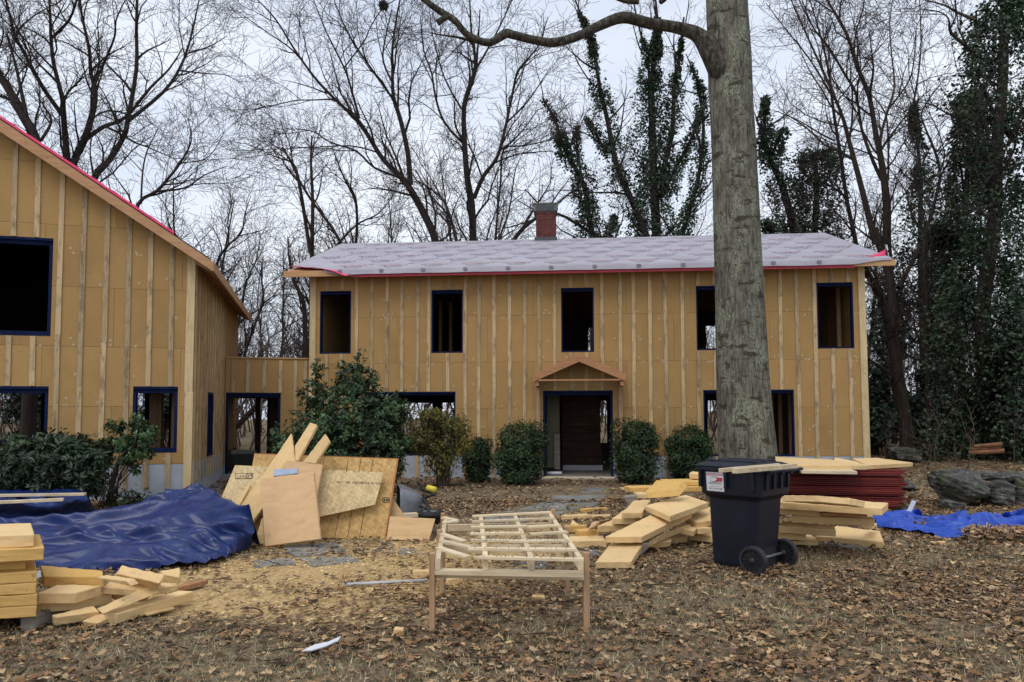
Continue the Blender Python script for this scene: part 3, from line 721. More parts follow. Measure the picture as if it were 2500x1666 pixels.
# ------------------------------------------------------------------ wood and leaves
class Wood:
    def __init__(s): s.b = {}
    def add(s, pts, rad, k): s.b.setdefault((len(pts), k), []).append((pts, rad))
    def mesh(s, name, origin=(0, 0, 0)):
        Vs, Fs, off = [], [], 0
        for (n, k), L in s.b.items():
            P = np.array([x[0] for x in L], dtype=np.float64) - np.array(origin); R = np.array([x[1] for x in L], dtype=np.float64)
            B = len(L); T = np.empty_like(P); T[:, 1:-1] = P[:, 2:] - P[:, :-2]; T[:, 0] = P[:, 1] - P[:, 0]; T[:, -1] = P[:, -1] - P[:, -2]
            T /= np.linalg.norm(T, axis=2, keepdims=True) + 1e-9
            D = P[:, -1] - P[:, 0]; D /= np.linalg.norm(D, axis=1, keepdims=True) + 1e-9
            ref = np.where(np.abs(D[:, 2:3]) < .8, np.array([[0, 0, 1.]]), np.array([[1., 0, 0]]))[:, None, :]
            A = np.cross(T, ref); A /= np.linalg.norm(A, axis=2, keepdims=True) + 1e-9; C = np.cross(T, A)
            an = 2 * np.pi * np.arange(k) / k
            V = P[:, :, None] + R[:, :, None, None] * (A[:, :, None] * np.cos(an)[None, None, :, None] + C[:, :, None] * np.sin(an)[None, None, :, None])
            Vs.append(V.reshape(-1, 3)); idx = off + np.arange(B * n * k).reshape(B, n, k); nx_ = np.roll(idx, -1, axis=2)
            Fs.append(np.stack([idx[:, :-1], nx_[:, :-1], nx_[:, 1:], idx[:, 1:]], -1).reshape(-1, 4)); off += B * n * k
        return np_mesh(name, np.concatenate(Vs), Fs, smooth=True)
    def build(s, name, mat, parent, origin=(0, 0, 0)):
        return link(name, s.mesh(name, origin), M[mat], parent)
def unit(v):
    l = math.sqrt(v[0] ** 2 + v[1] ** 2 + v[2] ** 2) + 1e-9; return (v[0] / l, v[1] / l, v[2] / l)
def grow(wd, tw, pts, rad, level, P, R):
    """side branches along a path; P: dict of lists per level"""
    if level >= len(P['len']): return
    L = sum(math.dist(a, b) for a, b in zip(pts, pts[1:]))
    nb = max(1, int(P['num'][level] * L + R.random())); n = len(pts)
    for q in range(nb):
        f = P['start'][level] + (1 - P['start'][level]) * (q + R.random()) / nb
        x = min(f, .999) * (n - 1); i = int(x); t = x - i
        p = [pts[i][c] + (pts[i + 1][c] - pts[i][c]) * t for c in range(3)]; r0 = rad[i] + (rad[i + 1] - rad[i]) * t
        d = unit([pts[i + 1][c] - pts[i][c] for c in range(3)])
        rv = unit((R.gauss(0, 1), R.gauss(0, 1), R.gauss(0, 1)))
        dt = sum(a * b for a, b in zip(rv, d)); pv = unit([rv[c] - dt * d[c] for c in range(3)])
        an = R.uniform(*P['ang'][level]); dr = [d[c] * math.cos(an) + pv[c] * math.sin(an) for c in range(3)]
        ln = P['len'][level] * R.uniform(.55, 1.25) * (1.15 - .55 * f); m = P['seg'][level]
        rr = min(r0 * .62, P['r'][level]); path = [tuple(p)]; rads = [rr]; cur = list(p); dd = list(dr)
        for s_ in range(m):
            dd = [dd[c] + R.gauss(0, P['wob']) for c in range(3)]; dd[2] += P['up'][level]; dd = unit(dd)
            cur = [cur[c] + dd[c] * ln / m for c in range(3)]
            path.append(tuple(cur)); rads.append(max(P['rmin'], rr * (1 - .8 * (s_ + 1) / m)))
        (wd if level == 0 else tw).add(path, rads, 4 if level == 0 else 3)
        grow(wd, tw, path, rads, level + 1, P, R)
PT = dict(len=[3.4, 1.5, .7], num=[1.25, 3.0, 4.5], start=[.18, .12, .1], ang=[(.4, .9), (.5, 1.1), (.5, 1.2)], seg=[6, 4, 2], r=[.05, .02, .010], rmin=.0065, up=[.06, .05, .02], wob=.17)
def smooth_path(pts, rad, sub=3):
    """Catmull-Rom"""
    n = len(pts); o, r = [], []
    for i in range(n - 1):
        p0, p1, p2, p3 = (Vector(pts[max(0, min(n - 1, j))]) for j in (i - 1, i, i + 1, i + 2))
        for q in range(sub):
            t = q / sub
            o.append(tuple(.5 * ((2 * p1) + (p2 - p0) * t + (2 * p0 - 5 * p1 + 4 * p2 - p3) * t * t + (3 * p1 - p0 - 3 * p2 + p3) * t ** 3))); r.append(rad[i] + (rad[i + 1] - rad[i]) * t)
    o.append(tuple(pts[-1])); r.append(rad[-1]); return o, r
def leaves(C, D, L, Wd, colours, fold=.25, seed=0, normal=None, simple_=False):
    """C centres, D axes (N,3), sizes; returns np arrays for one mesh"""
    g = np.random.default_rng(seed); N = len(C); D = D / (np.linalg.norm(D, axis=1, keepdims=True) + 1e-9)
    rv = g.normal(size=(N, 3)) if normal is None else normal + g.normal(size=(N, 3)) * .35
    S = np.cross(D, rv); S /= np.linalg.norm(S, axis=1, keepdims=True) + 1e-9; Nn = np.cross(S, D)
    L = L[:, None]; Wd = Wd[:, None]
    if simple_:
        V = np.stack([C, C + D * L * .5 + S * Wd + Nn * Wd * fold, C + D * L - Nn * L * .1, C + D * L * .5 - S * Wd + Nn * Wd * fold], 1); b = (np.arange(N) * 4)[:, None]
        return V.reshape(-1, 3), np.concatenate([b + np.array([[0, 1, 2]]), b + np.array([[0, 2, 3]])]), np.repeat(colours, 4, axis=0)
    V = np.stack([C, C + D * L * .5 + S * Wd + Nn * Wd * fold, C + D * L * .48, C + D * L * .5 - S * Wd + Nn * Wd * fold, C + D * L - Nn * L * .12], 1)
    b = (np.arange(N) * 5)[:, None]
    T = np.concatenate([b + np.array([[0, 1, 2]]), b + np.array([[0, 2, 3]]), b + np.array([[2, 1, 4]]), b + np.array([[2, 4, 3]])])
    return V.reshape(-1, 3), T, np.repeat(colours, 5, axis=0)
def pick(palette, n, g, jit=.18):
    p = np.array(palette); c = p[g.integers(0, len(p), n)]; return np.clip(c * (1 + g.normal(size=(n, 1)) * jit), .003, .9)

# traced trees: limbs as picture points (u, v, width) at a distance
def traced(name, label, limbs, depth, mat='bark_dark', group=None, seed=0, P=PT, ivy=None, spread=.5, zbase=None, down=True):
    R = random.Random(seed); wd, tw = Wood(), Wood(); paths = []; pre = []
    for li, (o, s, pts) in enumerate(limbs):
        W3, rad = [], []; ph = R.uniform(0, 6.28); n = len(pts); npre = 0
        for i, (x, y, w_) in enumerate(pts):
            dz = depth + (0 if li == 0 else spread * 2.2 * math.sin(ph) * i / n * 2)
            W3.append(tuple(at_depth(o[0] + x / s, o[1] + y / s, dz))); rad.append(max(.012, w_ / s * depth / FPX / 2))
        if li == 0 and down:
            b = W3[0]; g0 = (b[0] + (b[0] - W3[1][0]) * .25, b[1], ground_z(b[0], b[1]) - .1); rb0 = rad[0]
            nn = npre = max(2, int(math.dist(b, g0) / 1.2)); W3[:0] = [tuple(g0[c] + (b[c] - g0[c]) * q / nn for c in range(3)) for q in range(nn)]; rad[:0] = [rb0 * (1.3 - .3 * q / nn) for q in range(nn)]
        elif down and paths and o[1] + pts[0][1] / s > 300 and min(math.dist(W3[0], q) for a_, r_ in paths for q in a_) > .5 + rad[0]:
            b = W3[0]; g0 = paths[0][0][0]; rb0 = rad[0]; nn = npre = max(2, int(math.dist(b, g0) / 1.2))
            W3[:0] = [tuple(g0[c] + (b[c] - g0[c]) * q / nn for c in range(3)) for q in range(nn)]; rad[:0] = [rb0 * 1.05] * nn
        a, r = smooth_path(W3, rad); paths.append((a, r)); wd.add(a, r, 8); pre.append(npre * 3)
    base = paths[0][0][0]; base = (base[0], base[1], ground_z(base[0], base[1]))
    for a, r in paths: grow(wd, tw, a, r, 0, P, R)
    t = thing(name, label, 'tree', base, 0, group)
    wd.build('trunk', mat, t, base); tw.build('crown', 'twig', t, base)
    if ivy: ivy_on(t, base, [(paths[i][0][max(0, pre[i] - 4):], w0, w1, max(0, (f0 - .1) / .9), f1, n) for i, w0, w1, f0, f1, n in ivy], seed)
    return t
IVYC = [(.020, .040, .018), (.028, .056, .024), (.042, .075, .034), (.014, .028, .014), (.058, .092, .05)]
def ivy_on(t, base, spec, seed=0, size=.10, pal=IVYC, name='ivy'):
    g = np.random.default_rng(seed + 5); Vs, Ts, Cs, off = [], [], [], 0
    for path, w0, w1, f0, f1, n in spec:
        n = int(n * 1.55); p = np.array(path); f = f0 + (f1 - f0) * g.random(n); x = f * (len(p) - 1.001); i = x.astype(int); q = (x - i)[:, None]
        c = p[i] * (1 - q) + p[i + 1] * q; ff = (f - f0) / (f1 - f0)
        an = g.random(n) * 6.283; lump = np.array([.72 + .95 * mn.noise((a[2] * .9 + seed, math.cos(b) * 1.3 + a[0] * .4, math.sin(b) * 1.3)) for a, b in zip(c, an)])
        r = (w0 + (w1 - w0) * ff) * lump * np.sqrt(.2 + .8 * g.random(n)) * np.minimum(1, .12 + 2.6 * (1 - ff)) if w1 < .4 else (w0 + (w1 - w0) * ff) * lump * np.sqrt(.25 + .75 * g.random(n)) * np.minimum(1, .25 + 7 * (1 - ff))
        d = np.stack([np.cos(an), np.sin(an), g.normal(size=n) * .25], 1)
        C = c + d * r[:, None] + g.normal(size=(n, 3)) * .05
        D = d + np.array([0, 0, -.6]) + g.normal(size=(n, 3)) * .5
        cl = np.array([mn.noise((q[0] * 1.5, q[1] * 1.5, q[2] * 1.1 + seed)) for q in C]); kp = cl + g.normal(size=n) * .12 > -.24
        C, D = C[kp], D[kp]; n = len(C); tone = (1 + .9 * cl[kp] + .25 * g.normal(size=n))[:, None]
        L = size * (.6 + .8 * g.random(n)); V, T, K = leaves(C - np.array(base), D, L, L * .42, np.clip(pick(pal, n, g) * np.clip(tone, .45, 2.0), .003, .5), seed=seed, simple_=True)
        Vs.append(V); Ts.append(T + off); Cs.append(K); off += len(V)
    o = link(name, np_mesh(name, np.concatenate(Vs), [np.concatenate(Ts)], np.concatenate(Cs)), M['leaf_glossy'], t); o['kind'] = 'stuff'; return o
A = (0, 0), 2.613
def A_(*p): return (A[0], A[1], list(p))
traced('bare_tree', 'bare multi-stemmed tree fanning out above the gabled wing roof', [
    A_((470, 1040, 46), (540, 890, 42), (600, 680, 34), (605, 560, 30), (580, 470, 25), (570, 320, 22), (540, 180, 18), (515, 50, 15), (500, -200, 8)),
    A_((430, 1030, 42), (405, 740, 34), (400, 640, 30), (370, 520, 26), (340, 390, 23), (325, 240, 20), (320, 100, 16), (305, -150, 9)),
    A_((405, 745, 32), (300, 600, 27), (240, 500, 24), (150, 330, 21), (95, 230, 19), (60, 90, 15), (20, -60, 9)),
    A_((540, 895, 30), (660, 810, 26), (800, 750, 22), (960, 560, 17), (1080, 440, 12), (1170, 300, 6)),
    A_((600, 1140, 42), (700, 1020, 36), (790, 870, 32), (815, 770, 30), (870, 440, 25), (870, 200, 21), (875, 0, 18), (885, -180, 9)),
    A_((820, 770, 26), (1040, 590, 20), (1150, 430, 17), (1215, 250, 13), (1270, 0, 8)),
    A_((600, 545, 19), (660, 410, 17), (730, 240, 13), (740, 130, 10), (800, 0, 6)),
    A_((335, 240, 19), (440, 130, 16), (490, 0, 12), (520, -120, 6)), A_((1140, 450, 12), (1300, 470, 8), (1440, 480, 6), (1550, 540, 3)), A_((1200, 340, 11), (1330, 300, 8), (1450, 230, 4))], 27, seed=1)
traced('bare_tree', 'dark leaning tree with clustered stems at the gabled roof edge', [
    A_((220, 880, 70), (120, 700, 52), (60, 590, 42), (-20, 460, 34), (-120, 250, 20)), A_((190, 840, 30), (140, 600, 22), (90, 380, 16), (40, 220, 9)), A_((170, 800, 26), (60, 560, 18), (0, 450, 14), (-60, 300, 8)),
    A_((260, 900, 20), (320, 800, 17), (320, 740, 15), (280, 680, 12), (275, 640, 8))], 25, seed=2)
traced('bare_tree', 'slim bare tree with arched branches over the lower end of the gabled roof', [
    A_((880, 1305, 24), (1000, 1220, 21), (1080, 1130, 18), (1150, 1040, 15), (1220, 900, 10), (1200, 760, 5)), A_((1010, 1220, 17), (1180, 1200, 12), (1300, 1120, 8), (1450, 1060, 4)), A_((900, 1300, 14), (910, 1100, 11), (940, 960, 9), (1010, 820, 5)), A_((1150, 1040, 9), (1300, 1020, 7), (1380, 940, 5), (1430, 840, 3))], 24, seed=3)
traced('bare_tree', 'thin bare tree rising behind the low link roof', [
    ((0, 250), 2.613, [(1385, 1030, 18), (1440, 930, 15), (1540, 830, 11), (1560, 720, 7), (1600, 600, 4)]), ((550, 580), 4.9, [(210, 760, 28), (230, 600, 24), (300, 420, 20), (370, 270, 16), (410, 60, 10), (420, -60, 6)]), ((550, 580), 4.9, [(450, 760, 30), (440, 560, 24), (430, 420, 18), (440, 300, 10)]), ((550, 580), 4.9, [(940, 1440, 70), (950, 1000, 60), (930, 760, 50), (840, 560, 36), (800, 470, 30), (760, 230, 22), (750, 0, 14)])], 34, seed=4)
B_ = (550, 0), 2.4125
def Bb(*p): return (B_[0], B_[1], list(p))
traced('bare_tree', 'tall bare tree with a trunk leaning left behind the underlayment roof', [
    Bb((1240, 1430, 46), (1180, 1280, 44), (1110, 1150, 42), (1050, 1060, 34), (930, 940, 28), (860, 830, 26), (780, 710, 23), (640, 580, 18), (520, 450, 15), (400, 280, 12), (300, 120, 10), (190, 0, 7), (60, -120, 4)),
    Bb((1090, 1090, 34), (1075, 900, 30), (1030, 700, 26), (990, 570, 22), (985, 400, 17), (985, 280, 14), (1010, 100, 10), (1040, -60, 6)),
    Bb((985, 580, 15), (870, 420, 13), (760, 260, 11), (700, 150, 8), (640, 0, 5)), Bb((1040, 1050, 17), (880, 990, 14), (770, 890, 12), (620, 840, 9), (500, 770, 7), (300, 760, 4)),
    Bb((790, 700, 15), (740, 520, 13), (700, 400, 11), (600, 200, 8), (520, 0, 5)), Bb((640, 585, 10), (520, 590, 8), (400, 595, 7), (200, 640, 5), (0, 650, 3)), Bb((900, 900, 10), (740, 860, 8), (500, 870, 6), (200, 885, 4), (20, 885, 3)),
    Bb((520, 450, 11), (400, 300, 9), (260, 200, 7), (60, 60, 4)), Bb((980, 480, 13), (930, 360, 11), (940, 240, 9), (980, 60, 6)), Bb((700, 400, 9), (820, 240, 8), (850, 170, 7), (920, 60, 6), (1000, 0, 5))], 27, seed=5)
traced('bare_tree', 'tall forked bare tree just left of the chimney', [
    Bb((1460, 1420, 44), (1450, 1200, 42), (1425, 1050, 36), (1410, 850, 32), (1405, 650, 28), (1430, 540, 30), (1470, 420, 26), (1470, 330, 18), (1450, 200, 13), (1440, 0, 8)),
    Bb((1465, 1170, 26), (1520, 1040, 24), (1600, 930, 20), (1650, 750, 17), (1690, 560, 14), (1720, 430, 13), (1780, 350, 11), (1850, 260, 8), (1900, 100, 4)),
    Bb((1400, 845, 16), (1290, 720, 14), (1240, 580, 13), (1215, 430, 11), (1170, 300, 9), (1150, 100, 6)), Bb((1400, 655, 13), (1320, 520, 11), (1270, 400, 9), (1220, 200, 6), (1200, 40, 4)),
    Bb((1470, 420, 15), (1540, 300, 12), (1620, 150, 9), (1690, 0, 5)), Bb((1510, 1040, 12), (1470, 930, 10), (1430, 850, 8)), Bb((1660, 720, 12), (1780, 600, 9), (1900, 420, 5)), Bb((1480, 400, 12), (1490, 250, 9), (1500, 60, 6)),
    Bb((1640, 880, 11), (1760, 860, 9), (1930, 820, 6), (2100, 760, 3)), Bb((1590, 960, 10), (1720, 910, 8), (1930, 890, 5))], 28, seed=6)
traced('bare_tree', 'slender crooked bare tree between the two tall forked ones', [
    Bb((1360, 1420, 19), (1330, 1300, 17), (1290, 1190, 14), (1220, 1120, 10), (1120, 1060, 6)), Bb((1610, 1420, 14), (1670, 1250, 11), (1700, 1050, 8), (1720, 970, 5), (1780, 850, 3)), Bb((1690, 1425, 26), (1760, 1340, 24), (1840, 1280, 18), (1930, 1220, 13), (2050, 1120, 8))], 26, seed=7)
traced('bare_tree', 'pale bare tree pair rising at the left roof corner', [
    Bb((510, 1490, 26), (515, 1200, 21), (505, 960, 15), (510, 800, 8)), Bb((500, 1490, 24), (430, 1050, 19), (380, 940, 13), (330, 870, 8)), Bb((680, 1430, 18), (500, 1170, 15), (420, 1030, 12), (350, 880, 6)), Bb((770, 1430, 18), (770, 1200, 15), (700, 1050, 11), (640, 900, 6)), Bb((660, 1440, 14), (780, 1320, 11), (900, 1260, 8), (1000, 1140, 4))], 31, 'bark_brown', seed=8)
C_ = (1250, 0), 1.8824
def Cc(*p): return (C_[0], C_[1], list(p))
PI = dict(PT, num=[.8, 2.4, 3.5])
traced('ivy_tree', 'leaning ivy-clad tree with several stems behind the chimney', [
    Cc((370, 1095, 30), (350, 980, 26), (330, 850, 24), (240, 680, 18), (200, 560, 13), (140, 450, 8)), Cc((340, 900, 14), (300, 700, 11), (300, 560, 6)), Cc((450, 1090, 16), (460, 1040, 12), (470, 990, 6)), Cc((390, 1090, 20), (250, 1000, 14), (150, 960, 9), (60, 870, 5))], 30, seed=9, P=PI,
    ivy=[(0, 1.0, .24, .1, .98, 4600), (2, .5, .25, .2, 1, 700), (1, .3, .12, 0, .9, 600)])
traced('ivy_tree', 'ivy-clad trunk slanting left above the underlayment roof', [
    Cc((620, 1095, 34), (540, 900, 30), (480, 760, 27), (440, 560, 22), (400, 380, 18), (370, 200, 14), (320, 80, 9), (270, -60, 5)), Cc((430, 700, 14), (390, 620, 11), (340, 540, 6))], 31, seed=10, P=PI,
    ivy=[(0, 1.0, .24, .1, .9, 6400), (1, .35, .15, 0, 1, 700)])
traced('ivy_tree', 'upright tree thickly wrapped in ivy with forked limbs', [
    Cc((665, 1095, 46), (655, 900, 42), (650, 800, 40), (645, 600, 34), (640, 400, 28), (660, 250, 20), (670, 130, 15), (660, 0, 9)), Cc((680, 830, 26), (735, 620, 22), (745, 400, 18), (770, 250, 13), (790, 80, 8)), Cc((635, 420, 16), (620, 250, 12), (590, 150, 9), (560, 20, 6)), Cc((690, 900, 18), (760, 760, 15), (840, 600, 11), (870, 480, 7))], 32, seed=11, P=PI,
    ivy=[(0, 1.75, .34, .1, .92, 11500), (1, .75, .18, 0, .85, 2600), (3, .6, .2, 0, .9, 1500), (2, .3, .12, 0, .6, 500)])
traced('ivy_tree', 'ivy-clad stem curving up beside the lichened trunk', [
    Cc((780, 1095, 26), (820, 950, 22), (860, 800, 19), (880, 600, 16), (865, 450, 13), (850, 370, 9), (800, 250, 5)), Cc((860, 790, 9), (900, 750, 7), (960, 700, 4))], 29, seed=12, P=PI, ivy=[(0, .42, .28, .2, .95, 2600)])
traced('ivy_tree', 'bushy ivy-smothered tree peaking right of the lichened trunk', [
    Cc((1300, 1080, 40), (1240, 850, 34), (1175, 700, 24), (1160, 550, 14), (1165, 440, 8)), Cc((1390, 1080, 34), (1400, 900, 28), (1395, 760, 20), (1400, 700, 12)), Cc((1200, 1080, 20), (1180, 1050, 14), (1160, 1010, 9)), Cc((1190, 720, 14), (1230, 630, 10), (1250, 590, 6))], 30, seed=13, P=PI,
    ivy=[(0, 1.35, .3, .1, .97, 6500), (1, 1.45, .95, .1, .97, 7500), (2, .6, .4, 0, 1, 900), (3, .4, .2, 0, 1, 400)])
D_ = (2000, 0), 2.613; E_ = (1700, 550), 2.614
def Dd(*p): return (D_[0], D_[1], list(p))
def Ee(*p): return (E_[0], E_[1], list(p))
traced('bare_tree', 'tall dark bare tree with a thick trunk at the right end of the house', [
    Ee((1350, 1460, 95), (1320, 1150, 78), (1275, 900, 70), (1255, 700, 62), (1245, 400, 55), (1190, 180, 52), (1130, 20, 48)), 
    Dd((360, 1560, 42), (270, 1200, 36), (190, 900, 28), (150, 750, 22), (80, 580, 17), (0, 400, 14), (-100, 180, 10), (-180, 0, 7)), Dd((430, 1560, 55), (430, 1300, 50), (400, 1050, 40), (360, 850, 34), (320, 620, 28), (240, 420, 24), (180, 230, 20), (110, 100, 16), (50, 0, 12), (0, -120, 7)),
    Dd((400, 1150, 26), (340, 1020, 22), (270, 820, 18), (235, 600, 16), (160, 470, 15), (60, 300, 12), (-30, 190, 10), (-130, 0, 6)), Dd((390, 900, 19), (440, 700, 16), (480, 550, 12), (460, 330, 9), (450, 150, 8), (475, -40, 5)), Dd((440, 1150, 14), (440, 900, 12), (420, 720, 10), (330, 600, 6)), Dd((440, 700, 13), (560, 540, 10), (600, 420, 8), (620, 200, 5)),
    Ee((1240, 720, 50), (1190, 500, 46), (1110, 340, 42), (1080, 280, 36)), Ee((1290, 400, 34), (1370, 250, 26), (1440, 100, 22), (1500, 0, 16))], 24, 'bark_brown', seed=14)
traced('bare_tree', 'bare sloping tree behind the right end of the underlayment roof', [
    Dd((235, 1560, 30), (180, 1300, 26), (130, 960, 22), (90, 700, 19), (60, 450, 15), (0, 200, 11), (-60, 0, 7)), Dd((100, 900, 13), (0, 850, 10), (-130, 770, 7), (-300, 700, 4)), Dd((170, 1260, 12), (60, 1180, 8), (-30, 1160, 4)), Dd((75, 600, 13), (-60, 380, 10), (-220, 180, 7), (-340, 20, 4))], 26, seed=15)
traced('ivy_tree', 'pale slim tree with ivy up its lower half by the woods edge', [
    Dd((640, 1560, 28), (650, 1200, 24), (630, 950, 20), (600, 700, 16), (620, 560, 13), (650, 300, 9), (640, 0, 6)), Dd((600, 690, 7), (540, 560, 5), (500, 420, 3))], 27, 'bark_brown', seed=16, P=PI, ivy=[(0, 1.0, .22, .1, .62, 4200)])
traced('bare_tree', 'forked dark sapling in front of the ivy columns', [
    Dd((670, 1560, 26), (720, 1350, 22), (760, 1200, 20), (770, 1100, 17), (740, 970, 16), (670, 800, 11), (660, 700, 9), (800, 500, 5)), Dd((770, 1130, 12), (830, 1020, 10), (870, 930, 6)), Dd((740, 975, 10), (790, 920, 7), (880, 780, 4))], 22, seed=17)
traced('ivy_tree', 'huge ivy-covered trunk at the edge of the woods', [
    Ee((1900, 1420, 120), (1850, 1000, 100), (1830, 500, 90), (1900, 0, 80), (1920, -500, 70), (1960, -1000, 60), (1960, -1450, 40)),
    Dd((1030, 390, 18), (940, 300, 20), (840, 210, 19), (825, 120, 9), (760, 75, 7), (640, 60, 4)), Dd((1000, 130, 22), (880, 80, 17), (800, 35, 12), (670, 0, 8)), Dd((1250, 900, 40), (1150, 780, 30), (1080, 650, 20), (1050, 520, 12))], 21, 'bark_brown', seed=18, P=dict(PI, num=[1.3, 3, 4]),
    ivy=[(0, 1.55, 1.75, .12, 1, 30000), (0, .9, .9, .02, .2, 900)])
traced('ivy_tree', 'rounded ivy-covered stub tree against the huge ivy trunk', [
    Dd((900, 1900, 40), (930, 1400, 36), (950, 1000, 30), (960, 700, 20), (985, 590, 10)), Dd((800, 1900, 30), (820, 1600, 24), (790, 1500, 16), (760, 1440, 8))], 23, 'bark_brown', seed=19, P=PI, ivy=[(0, 1.25, .5, .1, 1, 9000), (1, .9, .3, .1, 1, 2600)])

# big lichened trunk in the yard
wd = Wood()
tp = [(1826, 1216, 182), (1827, 1190, 160), (1828, 1140, 143), (1818, 1000, 128), (1811, 850, 121), (1805, 700, 115), (1799, 560, 112), (1792, 400, 106), (1785, 250, 105), (1781, 150, 106), (1777, 60, 103), (1772, -60, 99), (1764, -300, 92), (1755, -600, 80)]
TD = 14.0
tb = at_depth(1824, 1216, TD); tb.z = 0
big = thing('trunk_tree', 'massive straight lichened tree trunk with one long bare limb in the yard', 'tree', tb)
path, rad = smooth_path([tuple(at_depth(u, v, TD)) for u, v, _ in tp], [w_ * TD / FPX / 2 for *_, w_ in tp], 8)
K = 40; rings = []
for i, (p, r) in enumerate(zip(path, rad)):
    ring = []
    for j in range(K):
        a = 2 * math.pi * j / K
        fl = 1 + .025 * mn.noise((math.cos(a) * 2, math.sin(a) * 2, p[2] * .5)) + .03 * mn.noise((math.cos(a) * 5, math.sin(a) * 5, p[2] * .7)) + .012 * mn.noise((math.cos(a) * 13, math.sin(a) * 13, p[2] * 1.5))
        if p[2] < .9: fl += .07 * (1 - p[2] / .9) * max(0, math.sin(a * 5 + 1))
        ring.append(Vector(p) - tb + Vector((math.cos(a), math.sin(a), 0)) * r * fl)
    rings.append(ring)
MB().loft(rings).build('trunk', M['bark_big'], big, smooth=True)
lp = [(1785, 215, 50), (1758, 165, 62), (1732, 118, 54), (1706, 88, 38), (1682, 76, 30), (1643, 66, 27), (1579, 56, 26), (1521, 43, 27), (1462, 64, 23), (1420, 85, 22), (1356, 104, 21), (1303, 98, 19), (1250, 85, 19), (1234, 83, 21), (1197, 104, 17), (1163, 97, 16), (1134, 79, 15), (1110, 50, 15), (1076, 29, 15), (1039, 2, 13), (990, -40, 10)]
a, r = smooth_path([tuple(Vector(at_depth(u, v, TD - .15 - .0018 * max(0, 1700 - u)))) for u, v, _ in lp], [w_ * TD / FPX / 2 * (1 + .08 * mn.noise((u * .03, 0, 0))) for u, v, w_ in lp], 4)
wl = Wood(); wl.add(a, r, 12)
q, qr = smooth_path([tuple(at_depth(u, v, TD - 1.3)) for u, v in ((1092, 40), (1080, 48), (1068, 56))], [.06, .055, .065], 3); wl.add(q, qr, 8)
tw = Wood(); grow(wl, tw, a[20:], r[20:], 0, dict(PT, num=[.25, 1.6, 3], len=[1.2, .7, .4]), random.Random(3))
for (u0, v0), (u1, v1), w0 in (((1490, -14), (1560, 4), 15), ((1612, 6), (1640, -30), 13)):
    q, qr = smooth_path([tuple(at_depth(u0, v0, 12)), tuple(at_depth((u0 + u1) / 2, (v0 + v1) / 2 + 6, 12)), tuple(at_depth(u1, v1, 12))], [w0 * 12 / FPX / 2] * 3, 3); wl.add(q, qr, 7)
wl.build('limb', 'bark_limb', big, tb); tw.build('crown', 'twig', big, tb)
# squirrel nest in the far crown
n0 = at_depth(936, 14, 27); mbn = Wood(); R = random.Random(4)
for i in range(260):
    d = unit((R.gauss(0, 1), R.gauss(0, 1), R.gauss(0, 1))); e = unit((R.gauss(0, 1), R.gauss(0, 1), R.gauss(0, 1))); c = [n0[k] + d[k] * .16 * R.random() for k in range(3)]
    mbn.add([tuple(c[k] - e[k] * .13 for k in range(3)), tuple(c[k] + e[k] * .13 for k in range(3))], [.014, .01], 3)
o = link('nest', mbn.mesh('nest', n0), M['bark_dark']); o.location = n0; tag(o, 'small dark ball-shaped nest of twigs high in a bare crown', 'nest')

# ------------------------------------------------------------------ woods behind: copies of a few trees
def proto(seed, h, stems, mat):
    R = random.Random(seed); wd, tw = Wood(), Wood()
    for s_ in range(stems):
        a = R.uniform(0, 6.28); lean = R.uniform(.02, .22) if stems > 1 else .04; x = y = 0.0; p, r = [], []; n = 7
        for i in range(n):
            z = h * i / (n - 1) * R.uniform(.97, 1.03); x += math.cos(a) * lean * h / n + R.gauss(0, .12); y += math.sin(a) * lean * h / n + R.gauss(0, .12)
            p.append((x, y, z - .1)); r.append(max(.02, (.17 if stems < 3 else .11) * h / 13 * (1 - .88 * i / (n - 1))))
        a2, r2 = smooth_path(p, r, 2); wd.add(a2, r2, 7); grow(wd, tw, a2, r2, 0, dict(PT, len=[h * .27, 1.5, .75], num=[1.5 if stems < 3 else 1.0, 2.6, 3.6], start=[.25, .15, .1], up=[.1, .05, .02], rmin=.009, r=[.06, .022, .013]), R)
    return wd.mesh('trunk'), tw.mesh('crown'), mat
protos = [proto(21, 13, 1, 'bark_dark'), proto(22, 11, 3, 'bark_brown'), proto(23, 14, 2, 'bark_dark'), proto(24, 9, 4, 'bark_brown')]
LB = ['single-stemmed bare tree in the woods beyond the houses', 'three-stemmed bare tree in the woods beyond the houses', 'twin-stemmed bare tree in the woods beyond the houses', 'low many-stemmed bare tree in the woods beyond the houses']
R = random.Random(31); spots = []
for _ in range(2000):
    y = R.uniform(33, 78); u = R.uniform(-150, 2650); x = (u - 1250) / FPX * y
    if all((x - a) ** 2 + (y - b) ** 2 > 16 for a, b in spots): spots.append((x, y))
    if len(spots) > 62: break
for x, y in spots:
    k = R.choice((0, 1, 2, 3, 3, 1)); tr, cr, mt = protos[k]
    t = thing('woodland_tree', LB[k], 'tree', (x, y, ground_z(x, y)), R.uniform(0, 6.28), 'bare woodland trees, ' + ('single', 'triple', 'twin', 'many')[k] + ' stem')
    s_ = R.uniform(.75, 1.1) * (1 + (y - 40) * .008); t.scale = (s_, s_, s_ * R.uniform(.85, 1.1))
    link('trunk', tr, M[mt], t); link('crown', cr, M['twig'], t)
